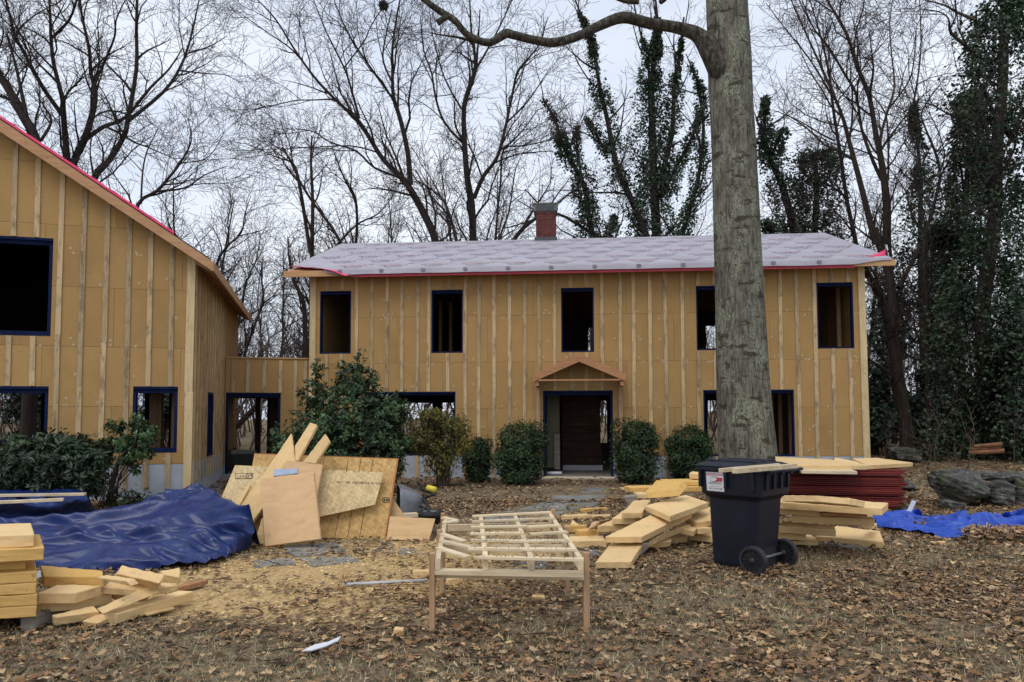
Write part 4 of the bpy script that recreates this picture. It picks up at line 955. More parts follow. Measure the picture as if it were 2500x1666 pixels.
# thicket of saplings and brush, one mass
def thicket(name, label, n, area, hr, seed, mat='brush', num=3.0, rk_=.010):
    R = random.Random(seed); tw = Wood()
    for _ in range(n):
        x, y = area(R); z = ground_z(x, y); h = R.uniform(*hr); a = R.uniform(0, 6.28); l = R.uniform(0, .45); p = [(x, y, z - .05)]
        for i in range(1, 5): p.append((x + math.cos(a) * l * h * i / 4 + R.gauss(0, .06 * h), y + math.sin(a) * l * h * i / 4 + R.gauss(0, .06 * h), z + h * i / 4))
        r = [rk_ * h * (1 - .75 * i / 4) + .005 for i in range(5)]; tw.add(p, r, 3)
        grow(tw, tw, p, r, 1, dict(PT, len=[1, .33 * h, .16 * h], num=[1, num, 1.5], rmin=.007, r=[.02, .016, .012]), R)
    o = link(name, tw.mesh(name), M[mat]); return tag(o, label, 'brush', kind='stuff')
thicket('far_thicket', 'tangled mass of bare saplings behind the houses', 880, lambda R: (lambda y: (R.uniform(-.85, .8) * y, y))(R.uniform(30, 56)), (2.5, 7.0), 5, 'brush', 1.7)
thicket('near_thicket', 'reddish brown bare brush along the right hand woods edge', 330, lambda R: (lambda y: (R.uniform(.50, .86) * y + R.uniform(0, 3), y))(R.uniform(18.5, 30)), (.4, 1.9), 6, 'brush', 3.4, .006)

# ------------------------------------------------------------------ shrubs
def shrub(name, label, base, blobs, n_tips, per, ll, lw_, pal, seed, stems=12, mat='leaf_glossy', up=.7, shell=.62, group=None, stem_mat='bark_brown', cat='shrub', stem_r=.016):
    g = np.random.default_rng(seed); base = np.array(base); vol = np.array([b[3] * b[4] * b[5] for b in blobs]) ** .75; pr = vol / vol.sum()
    bi = g.choice(len(blobs), n_tips, p=pr); B = np.array(blobs)[bi]
    d = g.normal(size=(n_tips, 3)); d /= np.linalg.norm(d, axis=1, keepdims=True); rr = shell + (1 - shell) * g.random(n_tips)
    lump = np.array([1 + .28 * mn.noise((q[0] * 2.3 + seed, q[1] * 2.3, q[2] * 2.3 + b)) + .12 * mn.noise((q[0] * 6, q[1] * 6 + b, q[2] * 6)) for q, b in zip(d, bi)])
    tip = B[:, :3] + d * B[:, 3:6] * (rr * lump)[:, None]; tip[:, 2] = np.maximum(tip[:, 2], .05)
    cl = np.array([mn.noise((q[0] * 3.1 + seed, q[1] * 3.1, q[2] * 3.1)) + .6 * mn.noise((q[0] * 8, q[1] * 8, q[2] * 8 + seed)) for q in tip]); kp = cl + g.normal(size=n_tips) * .15 > -.42
    tip, d, cl = tip[kp], d[kp], cl[kp]; n_tips = len(tip); out_ = g.random(n_tips) < .04; tip = tip + d * (out_ * g.random(n_tips) * .14)[:, None] + np.array([0, 0, 1]) * (out_ * .05)[:, None]
    t = thing(name, label, cat, base, 0, group)
    ax = d * np.array([1, 1, .8]) + np.array([0, 0, up]); ax /= np.linalg.norm(ax, axis=1, keepdims=True)
    C = np.repeat(tip, per, 0); A_x = np.repeat(ax, per, 0); N = len(C)
    rv = g.normal(size=(N, 3)); rv -= (rv * A_x).sum(1, keepdims=True) * A_x; rv /= np.linalg.norm(rv, axis=1, keepdims=True)
    D = A_x * (.15 + .6 * g.random((N, 1))) + rv; C = C - A_x * (g.random((N, 1)) * ll * .9)
    L = ll * (.65 + .6 * g.random(N)); col = (pick(pal, n_tips, g, .2) * np.clip(1 + .9 * cl, .5, 2.0)[:, None]).repeat(per, 0) * (1 + g.normal(size=(N, 1)) * .12); col = np.clip(col, .003, .9)
    V, T, K_ = leaves(C, D, L, L * lw_, col, seed=seed, normal=A_x, simple_=ll < .05 or name == 'understory_shrub')
    o = link('foliage', np_mesh('foliage', V, [T], K_), M[mat], t); o['kind'] = 'stuff'
    wd = Wood(); R = random.Random(seed)
    for i in range(stems):
        tp_ = tip[R.randrange(n_tips)]; s0 = (R.gauss(0, .08), R.gauss(0, .08), -.03)
        m_ = [(s0[k] * (1 - f) + tp_[k] * (f if k == 2 else f ** 1.6)) + (R.gauss(0, .03) if 0 < f < 1 else 0) for f in (0, .25, .5, .75, 1) for k in range(3)]
        wd.add([tuple(m_[3 * j:3 * j + 3]) for j in range(5)], [stem_r * (1.2 - .9 * j / 4) for j in range(5)], 4)
    wd.build('stem', stem_mat, t); return t
RHO = [(.018, .044, .013), (.028, .064, .019), (.045, .09, .03), (.012, .028, .010), (.06, .105, .04)]
def gp(u, v): p = on_ground(u, v); return np.array(p)
def blobs_px(base, depth, L):
    r = []
    for u, v, ru, rv, rd in L:
        c = np.array(at_depth(u, v, depth)) - base; k = depth / FPX; r.append((*c, ru * k, rd, rv * k))
    return r
d0 = 15.2; b0 = np.array(at_depth(850, 1015, d0)); b0[2] = 0
shrub('evergreen_bush', 'big evergreen bush with whorled leaves behind the leaning boards', b0, blobs_px(b0, d0, [(850, 1010, 90, 95, .9), (790, 1050, 85, 75, .9), (920, 1040, 75, 85, .9), (860, 930, 45, 55, .5), (775, 905, 18, 36, .25), (878, 885, 14, 30, .2), (955, 1110, 45, 65, .6), (715, 1090, 50, 45, .6), (810, 1120, 110, 55, .9), (905, 925, 24, 38, .3), (990, 1075, 22, 18, .3), (672, 1060, 16, 26, .2), (765, 960, 40, 40, .4), (960, 1000, 42, 45, .6), (690, 1110, 35, 50, .5), (925, 1140, 60, 45, .6)]), 5000, 7, .09, .2, RHO, 41, stems=40, shell=.5)
d1 = 12.2; b1 = np.array(at_depth(110, 1015, d1)); b1[2] = 0
shrub('laurel_hedge', 'dark laurel hedge under the gabled wing window', b1, blobs_px(b1, d1, [(20, 1130, 70, 65, .6), (90, 1125, 60, 60, .6), (160, 1135, 60, 65, .6), (215, 1150, 45, 55, .5), (30, 1175, 70, 40, .5), (130, 1180, 80, 40, .5), (215, 1185, 40, 30, .4), (120, 1085, 40, 30, .4), (245, 1110, 30, 40, .3), (-60, 1130, 70, 60, .6), (60, 1085, 40, 25, .4), (180, 1085, 35, 25, .4)]), 2500, 7, .135, .15, [(.012, .026, .011), (.02, .04, .017), (.03, .055, .024), (.045, .07, .035)], 42, stems=26)
d2 = 12.4; d2 = 13.15; b2_ = np.array(at_depth(264, 1215, d2)); b2_[2] = 0
tt = shrub('pieris_tree', 'small bent evergreen with bright green leaves at the gabled wing corner', b2_, blobs_px(b2_, d2, [(285, 1040, 30, 18, .25), (335, 1035, 22, 30, .2), (350, 1065, 34, 25, .25), (300, 1080, 34, 26, .3), (260, 1085, 22, 20, .2), (345, 1105, 36, 16, .25), (375, 1048, 12, 10, .1), (330, 1140, 16, 22, .15), (310, 1120, 24, 16, .2)]), 620, 8, .075, .2, [(.03, .07, .018), (.05, .10, .03), (.07, .13, .045), (.025, .05, .02)], 43, stems=16, stem_mat='bark_brown', stem_r=.012)
wd = Wood(); pth, rd_ = smooth_path([tuple(b2_), tuple(at_depth(278, 1165, d2)), tuple(at_depth(292, 1125, d2)), tuple(at_depth(330, 1085, d2 - .1)), tuple(at_depth(345, 1045, d2 - .1))], [.06, .05, .042, .03, .015], 4); wd.add(pth, rd_, 8)
pth, rd_ = smooth_path([tuple(at_depth(290, 1130, d2)), tuple(at_depth(330, 1115, d2)), tuple(at_depth(360, 1100, d2))], [.03, .02, .01], 3); wd.add(pth, rd_, 6); wd.build('trunk', 'bark_brown', tt, b2_)
b3 = np.array(at_depth(320, 1215, 12.9)); b3[2] = .02; shrub('ground_shrub', 'low sparse shrub sprouting at the foot of the gabled wing', b3, [(-.2, 0, .15, .35, .25, .16), (.3, .1, .14, .35, .25, .15), (.0, .1, .2, .3, .2, .16)], 150, 5, .06, .22, RHO, 44, stems=20, shell=.3)
d4 = 16.6; b4 = np.array(at_depth(1080, 1015, d4)); b4[2] = 0
YEL = [(.15, .13, .023), (.10, .105, .02), (.19, .155, .03), (.06, .078, .02), (.085, .065, .022)]
yb_ = shrub('forsythia_bush', 'twiggy bush with sparse yellow green leaves under the window', b4, blobs_px(b4, d4, [(1045, 1030, 55, 38, .6), (1105, 1040, 50, 40, .6), (1065, 1015, 45, 22, .5), (1130, 1075, 30, 45, .5), (1020, 1075, 35, 40, .5), (1080, 1110, 60, 60, .6)]), 4200, 4, .045, .27, YEL, 45, stems=110, mat='leaf_matt', shell=.35, stem_mat='brush', stem_r=.008)
BOX = [(.014, .038, .010), (.022, .054, .014), (.034, .074, .020), (.010, .026, .009), (.05, .09, .028)]
for lab, u0, u1, v0, v1, sd in (('smallest clipped boxwood dome left of the front door', 1128, 1203, 1072, 1178, 51), ('big round boxwood hugging the left side of the front door', 1207, 1333, 1035, 1184, 52), ('big round boxwood hugging the right side of the front door', 1492, 1613, 1029, 1182, 53), ('mid-sized boxwood between the front door shrubs and the lichened trunk', 1627, 1735, 1040, 1176, 54)):
    uc = (u0 + u1) / 2; bb = np.array(on_ground(uc, v1)); dd = bb[1]; k = dd / FPX; rx = (u1 - u0) / 2 * k * 1.06; rz_ = (v1 - v0) * k * 1.05
    RB = random.Random(sd); shrub('boxwood', lab, bb, [(RB.uniform(-.75, .75) * rx, RB.uniform(-.7, .2) * rx, rz_ * RB.uniform(.3, .85), rx * .36, rx * .36, rz_ * .17) for _ in range(7)] + [(0, 0, rz_ * .55, rx * .95, rx * .95, rz_ * .44), (0, 0, rz_ * .36, rx * 1.0, rx * 1.0, rz_ * .40), (0, 0, rz_ * .2, rx * .8, rx * .8, rz_ * .24), (rx * .15, -.05, rz_ * .68, rx * .7, rx * .7, rz_ * .3)], int(5400 * rx * rz_ / .55), 5, .034, .36, BOX, sd, stems=22, shell=.72, group='clipped boxwoods along the front wall')
R = random.Random(77); UND = [(.014, .03, .013), (.02, .042, .016), (.03, .052, .022), (.012, .02, .01)]
for i, (u, v, w_, h_, dd, lab) in enumerate(((2150, 930, 60, 190, 27, 'tall dark evergreen shrub at the right house corner'), (2290, 960, 80, 130, 26, 'broad dark evergreen shrub behind the brown brush'), (2180, 760, 70, 110, 29, 'high ivy-tangled evergreen behind the forked trunk'), (2300, 790, 60, 120, 28, 'dark evergreen mass between trunk and ivy column'), (2470, 900, 70, 180, 20, 'dark evergreen shrub under the huge ivy trunk'), (2240, 1000, 60, 70, 25, 'low evergreen shrub at the woods floor'), (2380, 1020, 60, 50, 22, 'spreading evergreen shrub at the foot of the ivy trunk'), (2130, 1040, 40, 60, 24, 'small evergreen shrub beside the corner board'), (60, 980, 110, 90, 27, 'dark evergreen shrub seen through the gabled wing window'), (400, 1000, 60, 70, 29, 'evergreen shrub seen through the narrow wing window'))):
    bb = np.array(at_depth(u, 1015, dd)); bb[2] = ground_z(bb[0], bb[1])
    shrub('understory_shrub', lab, bb, blobs_px(bb, dd, [(u + R.uniform(-.4, .4) * w_, v + R.uniform(-.5, .6) * h_, w_ * R.uniform(.5, .9), h_ * R.uniform(.35, .6), .9) for _ in range(6)]), 1500, 5, .11, .36, UND, 60 + i, stems=30, shell=.4)
# ------------------------------------------------------------------ boards and heaps in the yard
def crop(o, s):
    return lambda x, y: (o[0] + x / s, o[1] + y / s)
CT = bpy.data.textures.new('crumble', 'CLOUDS'); CT.noise_scale = .09; CT.noise_depth = 3
def rough(o):
    if o.modifiers.get('bevel'): o.modifiers.remove(o.modifiers['bevel'])
    b = o.modifiers.new('bevel', 'BEVEL'); b.width = .006; b.segments = 1
    m_ = o.modifiers.new('cells', 'SUBSURF'); m_.subdivision_type = 'SIMPLE'; m_.levels = m_.render_levels = 4
    d_ = o.modifiers.new('crumble', 'DISPLACE'); d_.texture = CT; d_.strength = .016; d_.mid_level = .5; d_.texture_coords = 'GLOBAL'; return o
def quad_slab(P, T, pts, thick):
    """pts: 3 or 4 (x, y, z) = top-face corners in crop px with their height"""
    V = [at_z(*T(x, y), z) for x, y, z in pts]
    if len(V) == 3: V.append(V[0] + V[2] - V[1])
    n = (V[1] - V[0]).cross(V[3] - V[0]).normalized()
    if n.z < 0: n = -n
    P.prism(V, -n * thick); return P
FC = {'f': 'foam', 'e': 'foam_edge'}
def put(T, pts, thick, label, group=None, name='foam_board', mat='foam', cat='board', bev=.004):
    return solo(quad_slab(MB(), T, pts, thick), name, M[mat], label, cat, group, bevel=bev)
def edge_board(T, x0, y0, x1, y1, z, thick, wid, label, group=None, mat='foam', name='foam_board', tilt=0.0):
    a, b = at_z(*T(x0, y0), z), at_z(*T(x1, y1), z); d = (b - a).normalized(); n = Vector((-d.y, d.x, 0)).normalized()
    if n.y < 0: n = -n
    n = n * wid + Vector((0, 0, tilt)); P = MB().prism([a, b, b + n, a + n], (0, 0, -thick))
    return solo(P, name, M[mat], label, 'board', group, bevel=.004)
TB = crop((1350, 1100), 4.9); GA = 'foam offcuts heaped beside the wheeled bin'; LA = 'tan foam offcut lying in the heap beside the wheeled bin'
put(TB, [(690, 1108, .17), (510, 1335, .09), (935, 1330, .09), (1085, 1105, .17)], .075, 'flat tan foam offcut at the foot of the heap by the bin', GA)
put(TB, [(625, 1032, .27), (1065, 1030, .27), (1665, 735, .42), (1185, 762, .40)], .075, 'long foam plank slanting up through the heap by the bin', GA)
put(TB, [(1105, 658, .50), (1400, 785, .46), (1858, 620, .52), (1585, 530, .56)], .075, 'broad foam board tilted across the top of the heap by the bin', GA)
put(TB, [(965, 597, .50), (825, 748, .44), (1065, 742, .44), (1172, 588, .50)], .075, 'short wide foam block resting on the heap left shoulder', GA)
put(TB, [(880, 690, .40), (705, 812, .35), (990, 820, .35), (1120, 700, .40)], .075, 'foam offcut directly under the short wide block of the bin heap', GA)
put(TB, [(700, 832, .28), (530, 902, .26), (885, 890, .26), (1000, 832, .28)], .085, 'foam offcut lowest on the left flank of the bin heap', GA)
put(TB, [(1330, 985, .24), (1150, 1085, .20), (1465, 930, .24), (1650, 880, .28)], .075, 'foam offcut wedged under the long slanting plank of the bin heap', GA)
put(TB, [(1415, 1025, .16), (1170, 1100, .14), (1250, 1105, .12), (1420, 1090, .12)], .07, 'dark-sided foam strip under the long slanting plank beside the grey film', GA)
put(TB, [(1580, 800, .34), (1715, 862, .30), (1890, 835, .32), (1880, 670, .40)], .075, 'foam offcut under the broad tilted board next to the bin', GA)
put(TB, [(1430, 915, .26), (1690, 965, .22), (1720, 930, .24), (1560, 860, .28)], .07, 'narrow foam offcut between tilted board and small square block', GA)
edge_board(TB, 1730, 932, 1900, 925, .24, .075, .4, 'square-ended foam offcut touching the bin low in the heap', GA)
put(TB, [(1420, 1022, .13), (1490, 1050, .11), (1622, 1028, .11), (1530, 1000, .13)], .08, 'small square foam block at the foot of the heap near the bin', GA)
edge_board(TB, 1620, 1000, 1900, 1030, .13, .08, .4, 'lowest foam offcut slipping under the bin side of the heap', GA)
edge_board(TB, 930, 447, 1260, 440, .50, .07, .35, 'orange-edged foam strip behind the propped board of the bin heap', GA, 'foam_edge')
edge_board(TB, 1390, 374, 1800, 368, .62, .065, .45, 'orange-edged foam strip one below the top chunk of the bin heap', GA, 'foam_edge')
edge_board(TB, 1400, 438, 1800, 436, .55, .075, .45, 'orange-edged foam strip two below the top chunk of the bin heap', GA, 'foam_edge')
put(TB, [(1660, 252, .74), (1628, 275, .72), (1810, 283, .72), (1830, 262, .74)], .09, 'small foam chunk topping the heap against the bin', GA)
edge_board(TB, 1000, 520, 1140, 520, .44, .07, .3, 'stubby foam end under the propped board of the bin heap', GA)
p = [at_depth(*TB(x, y), d) for x, y, d in ((1290, 425, 9.5), (1612, 430, 9.5), (1520, 548, 9.35), (1150, 575, 9.3))]
solo(MB().prism(p, (-.05, .03, .075)), 'foam_board', M['foam_edge'], 'foam board propped up on edge at the back of the bin heap', 'board', GA, bevel=.004)
edge_board(TB, 200, 1085, 640, 1075, .10, .09, .35, 'low foam strip behind the slatted rack', 'loose foam strips by the rack')
put(TB, [(180, 1050, .05), (200, 1075, .045), (620, 1070, .045), (600, 1020, .05)], .03, 'thin dirty foam slip lying between rack and heap', mat='foam_pink')
for x0, y0, x1, y1, z, th, wd_ in ((135, 785, 455, 768, .09, .08, .12), (170, 908, 405, 898, .11, .085, .1), (330, 968, 545, 955, .13, .085, .18), (370, 705, 500, 690, .06, .06, .1), (470, 780, 700, 775, .06, .05, .12), (500, 690, 650, 690, .05, .05, .1), (800, 440, 850, 470, .05, .05, .1)):
    edge_board(TB, x0, y0, x1, y1, z, th, wd_, 'small foam strip scattered on sawdust behind the rack', 'small foam scraps behind the rack', 'foam_edge' if rnd.random() < .4 else 'foam')
put(TB, [(440, 935, .22), (470, 860, .24), (700, 815, .24), (690, 830, .15)], .05, 'slanted foam scrap leaning on the low end of the heap', mat='foam_pink')
put(TB, [(210, 880, .05), (225, 835, .07), (250, 835, .07), (320, 895, .03)], .04, 'wedge of foam on the sawdust behind the rack')
solo(MB().prism([at_z(*TB(*q), .04) for q in ((1010, 1280), (1200, 1130), (1290, 1060), (1180, 1110), (1080, 1120))], (0, 0, .01)), 'plastic_film', M['film'], 'scrap of grey plastic film under the foam heap edge', 'film')
p = [at_depth(*TB(x, y), 9.9) for x, y in ((850, 560), (995, 548), (990, 620), (900, 640))]
solo(MB().prism(p, (.02, .05, .02)), 'cardboard', M['grey_plank'], 'dull olive board scrap tucked behind the foam heap', 'scrap')

TC = crop((1680, 1100), 4.525); GB = 'foam boards stacked right of the wheeled bin'; LBd = 'tan foam board in the uneven stack right of the wheeled bin'
put(TC, [(1640, 832, .16), (1412, 945, .10), (2165, 1008, .10), (2112, 890, .16)], .088, 'lowest wide foam board jutting out of the stack right of the bin', GB)
put(TC, [(940, 778, .34), (930, 832, .30), (1632, 885, .28), (1615, 825, .33)], .085, 'foam board with an open top face halfway down the stack right of the bin', GB)
edge_board(TC, 900, 908, 1302, 930, .19, .075, .5, 'short foam board second from the ground in the stack right of the bin', GB)
edge_board(TC, 900, 990, 1440, 1010, .09, .05, .6, 'foam board on the ground at the bottom of the stack right of the bin', GB)
edge_board(TC, 1145, 715, 2060, 760, .44, .085, .55, 'foam board under the gap in the stack right of the bin', GB)
edge_board(TC, 900, 625, 1456, 655, .53, .083, .5, 'shorter foam board that leaves a gap in the stack right of the bin', GB)
edge_board(TC, 940, 565, 2140, 640, .615, .083, .6, 'longest foam board with its pale end showing, in the stack right of the bin', GB)
put(TC, [(1460, 500, .75), (1030, 497, .70), (1960, 560, .70), (1780, 527, .75)], .075, 'topmost foam board of the stack right of the bin', GB)
edge_board(TC, 900, 725, 1042, 730, .42, .08, .3, 'foam stub poking out beside the bin from the stack', GB)
edge_board(TC, 1940, 830, 2042, 838, .27, .04, .3, 'thin foam end showing under the stack right of the bin', GB)
edge_board(TC, 1420, 1030, 1910, 1090, .035, .03, .25, 'grey weathered lath on the leaves under the foam stack', None, 'grey_plank', 'lath')
edge_board(TC, 1465, 690, 1980, 705, .50, .03, .12, 'thin cedar strip caught between the stacked foam boards', None, 'cedar', 'lath')
# maroon sheets and the boards on them
GR = 'maroon sheathing sheets in the stack behind the bin'; R = random.Random(9)
zs = .06; n = 19; A0, A1 = at_depth(1860, 1180, 12.7), at_depth(2206, 1180, 12.2); dv = (A1 - A0); dv.z = 0; L0 = dv.length; dv.normalize(); nv2 = Vector((-dv.y, dv.x, 0))
for i in range(n):
    th = .033; off = R.uniform(-.06, .05); bk = R.uniform(-.035, .035); ex = R.uniform(-.05, .05) + (.07 if i in (4, 12, 17, 18) else 0) - (.1 if i < 3 else 0)
    a = Vector((A0.x, A0.y, 0)) + nv2 * bk; q = [a + dv * off, a + dv * (L0 + ex), a + dv * (L0 + ex) + nv2 * 1.2, a + dv * off + nv2 * 1.2]
    z0 = .05 + i * .0345
    solo(MB().prism([v + Vector((0, 0, z0)) for v in q], (0, 0, th - .004 if i % 5 else th * .5)), 'sheathing_sheet', M['red_sheet'], 'maroon sheathing sheet in the stack topped with foam boards', 'sheet', GR, bevel=.003)
put(TC, [(960, 68, .86), (980, 165, .80), (1975, 165, .80), (1560, 100, .86)], .075, 'foam board lying on the maroon sheets behind the bin', 'foam boards on the maroon stack')
T4 = crop((2100, 1050), 5.2275)
put(T4, [(-330, 350, .87), (-330, 452, .80), (85, 455, .795), (-60, 400, .84)], .07, 'foam board overlapping its neighbour on the maroon stack', 'foam boards on the maroon stack')
put(T4, [(200, 355, .86), (-100, 365, .86), (85, 452, .78), (678, 418, .80)], .075, 'foam board overhanging the far end of the maroon stack', 'foam boards on the maroon stack')
edge_board(TC, 1255, 222, 1870, 232, .735, .05, .6, 'pine lath between maroon sheets and foam boards', None, 'lumber_x', 'lath')
# left heap
TL = crop((0, 1150), 3.0386); GE = 'foam offcuts heaped before the navy tarp'; LE = 'tan foam offcut in the heap before the navy tarp'
put(TL, [(325, 783, .34), (300, 700, .36), (760, 740, .36), (772, 785, .34)], .09, 'thick foam offcut with an orange cut edge on the tarp-side heap', GE, mat='foam_edge')
put(TL, [(775, 785, .34), (800, 770, .36), (1000, 800, .36), (1035, 838, .32)], .075, 'foam offcut joined end to end with the orange-edged one in the tarp-side heap', GE)
put(TL, [(285, 905, .27), (565, 905, .25), (757, 848, .27), (420, 842, .29)], .09, 'foam slab with a clean square end in the tarp-side heap', GE)
put(TL, [(275, 985, .17), (600, 965, .16), (835, 915, .17), (560, 905, .19)], .075, 'foam offcut with a snapped ragged end in the tarp-side heap', GE)
put(TL, [(385, 1068, .10), (420, 1085, .085), (740, 1040, .10), (690, 1000, .12)], .08, 'splintered foam strip at the foot of the tarp-side heap', GE)
put(TL, [(715, 1020, .15), (760, 1015, .14), (1150, 862, .22), (1080, 858, .23)], .075, 'narrow foam offcut slanting behind the long clean strip', GE)
put(TL, [(775, 1047, .10), (868, 1062, .085), (1437, 892, .12), (1325, 885, .13)], .085, 'long clean foam strip at the front of the tarp-side heap', GE)
put(TL, [(905, 702, .40), (872, 748, .30), (1200, 822, .26), (1225, 768, .36)], .08, 'foam board leaning up against the navy tarp', GE)
put(TL, [(1185, 745, .26), (1225, 768, .25), (1332, 790, .22), (1335, 715, .28)], .07, 'short foam offcut under the board that leans on the tarp', GE)
put(TL, [(760, 860, .25), (1060, 885, .21), (1328, 845, .22), (870, 782, .28)], .06, 'flat foam offcut in the middle of the tarp-side heap', GE)
put(TL, [(610, 1115, .04), (720, 1130, .03), (830, 1080, .06), (730, 1050, .08)], .04, 'foam stub half sunk in leaves before the tarp-side heap', GE)
put(TL, [(770, 870, .19), (840, 910, .16), (1080, 930, .14), (1100, 880, .18)], .07, 'foam offcut buried beneath the middle of the tarp-side heap', GE)
edge_board(TL, 1335, 862, 1545, 808, .07, .04, .09, 'pinkish lumber offcut sticking out of the tarp-side heap', None, 'cedar', 'lumber')
edge_board(TL, 1095, 1060, 1300, 1012, .035, .02, .06, 'curled foam splinter on the leaves before the heap', None, 'foam', 'foam_splinter')
# stacked boards at the left edge, on a pallet
GS = 'foam boards stacked on the pallet'; zt_ = .12
def stackb(z0, z1, u, v, lab, mat='foam_edge', dx=0.0, dep=.75, yaw=.05):
    a = at_depth(u, v, 5.55 + dx); a.z = 0; d = Vector((math.cos(yaw + .2), math.sin(yaw + .2), 0)); n = Vector((-.58, .815, 0))
    P = MB().prism([a + Vector((0, 0, z0)), a - d * 1.5 + Vector((0, 0, z0)), a - d * 1.5 + n * dep + Vector((0, 0, z0)), a + n * dep + Vector((0, 0, z0))], (0, 0, z1 - z0))
    return solo(P, 'foam_board', M[mat], lab, 'board', GS, bevel=.004)
for i in range(4): stackb(.12 + i * .0865, .12 + i * .0865 + .084, 90 + (i % 2) * 2 - i, 1450, 'foam board in the flush lower part of the pallet stack', yaw=.05 + .004 * i)
stackb(.468, .55, 60, 1450, 'recessed foam board halfway up the pallet stack', dx=.06)
stackb(.552, .648, 104, 1450, 'jutting foam board near the top of the pallet stack', dx=-.02, yaw=.08)
stackb(.65, .745, 79, 1450, 'topmost foam board of the pallet stack', 'foam', yaw=.02)
pal = thing('pallet', 'low weathered pallet under the foam board stack', 'pallet', at_depth(40, 1525, 5.7))
pal.location.z = 0; pal.matrix_basis = Matrix.Translation(Vector(pal.location))
pr_ = at_depth(86, 1500, 5.6).x - pal.location.x
for i in range(5): MB().box(pr_ - 1.5, pr_, -.1 + i * .16, .01 + i * .16, .095, .117).build('deck_board', M['grey_plank'], pal)
for x in (pr_ - .06, pr_ - .75, pr_ - 1.44): MB().box(x - .05, x + .05, -.1, .7, .0, .094).build('bearer', M['grey_plank'], pal)

# ------------------------------------------------------------------ tarps
def tarp(name, label, rows, mat, nu, nv_, amp, seed, fscale=(1.0, 3.2), thick=.004):
    G = [[Vector(p) for p in r] for r in rows]
    def cr(P, t):
        n = len(P) - 1; x = min(t * n, n - 1e-6); i = int(x); f = x - i; p0, p1, p2, p3 = P[max(i - 1, 0)], P[i], P[i + 1], P[min(i + 2, n)]
        return .5 * ((2 * p1) + (p2 - p0) * f + (2 * p0 - 5 * p1 + 4 * p2 - p3) * f * f + (3 * p1 - p0 - 3 * p2 + p3) * f ** 3)
    vs = []
    for j in range(nv_ + 1):
        t = j / nv_
        for i in range(nu + 1):
            s = i / nu; p = cr([cr(r, s) for r in G], t)
            wy = p.y + .35 * mn.noise((p.x * .6 + seed, p.y * .6, 1)) - .18 * p.x; wx = p.x + .3 * mn.noise((p.x * .8, p.y * .8 + seed, 4))
            a = mn.noise((wx * fscale[0] * .55 + seed, wy * fscale[1] * .8, p.z * 3)); b = mn.noise((wx * 1.6 * fscale[0] + 9, (wy + .5 * p.x) * 1.7 * fscale[1] + seed, p.z * 6)); vd = mn.voronoi((wx * 1.7 * fscale[0], wy * 1.5 * fscale[1], p.z * 4 + seed))[0]; c = max(0, .45 - (vd[1] - vd[0])) * 3.0 - .4
            h = amp * ((.6 - abs(a) * 3.2) * .8 + (.6 - abs(b) * 3.0) * .34 + c * .16)
            p = p + Vector((.35 * h * b, -.55 * h, h)); p.z = max(p.z, .012 + .01 * (c + 1)); vs.append(p)
    k = nu + 1; mb = MB().add(vs, [(j * k + i, j * k + i + 1, (j + 1) * k + i + 1, (j + 1) * k + i) for j in range(nv_) for i in range(nu)])
    o = solo(mb, name, M[mat], label, 'tarp', smooth=True); sm = o.modifiers.new('solid', 'SOLIDIFY'); sm.thickness = thick; return o
def zz(L): return [at_z(u, v, z) for u, v, z in L]
r0 = zz([(-170, 1275, .30), (0, 1272, .30), (200, 1262, .33), (330, 1235, .42), (470, 1192, .60), (545, 1220, .56), (612, 1250, .5)])
rb = [Vector((p.x, p.y + .35, .02)) for p in r0]
tarp('tarp', 'big crumpled navy tarp draped over a pile', [rb, r0, zz([(-170, 1320, .22), (0, 1315, .25), (200, 1300, .28), (330, 1285, .32), (450, 1262, .40), (550, 1272, .40), (616, 1266, .42)]),
    zz([(-170, 1350, .12), (0, 1345, .13), (200, 1345, .16), (330, 1340, .19), (450, 1325, .22), (550, 1312, .22), (612, 1302, .25)]), zz([(-170, 1392, .02), (60, 1385, .02), (200, 1402, .02), (300, 1400, .02), (420, 1388, .02), (530, 1376, .02), (602, 1338, .02)])], 'tarp_navy', 260, 170, .105, 3, (.55, 3.0))
s0 = zz([(-170, 1200, .40), (0, 1199, .40), (120, 1196, .40), (207, 1196, .38)])
tarp('tarp', 'smaller navy tarp bundle with lumber lying on top', [[Vector((p.x, p.y + .3, .02)) for p in s0], s0, zz([(-170, 1226, .42), (0, 1223, .42), (120, 1220, .41), (214, 1217, .36)]), zz([(-170, 1262, .2), (0, 1258, .2), (120, 1252, .2), (228, 1240, .17)]), zz([(-170, 1292, .02), (0, 1287, .02), (120, 1280, .02), (236, 1257, .02)])], 'tarp_navy', 130, 90, .06, 8, (2.0, 4.0))
for (u0, v0), (u1, v1), lab in (((-120, 1212), (208, 1207), 'longer pine stick lying on the tarp bundle'), ((-120, 1232), (155, 1220), 'shorter pine stick lying on the tarp bundle')):
    solo(MB().bar(at_z(u0, v0, .475), at_z(u1, v1, .475), .085, .04), 'lumber', M['lumber_x'], lab, 'lumber', 'pine sticks on the tarp bundle', bevel=.003)
def R4(L): return [at_z(*T4(x, y), z) for x, y, z in L]
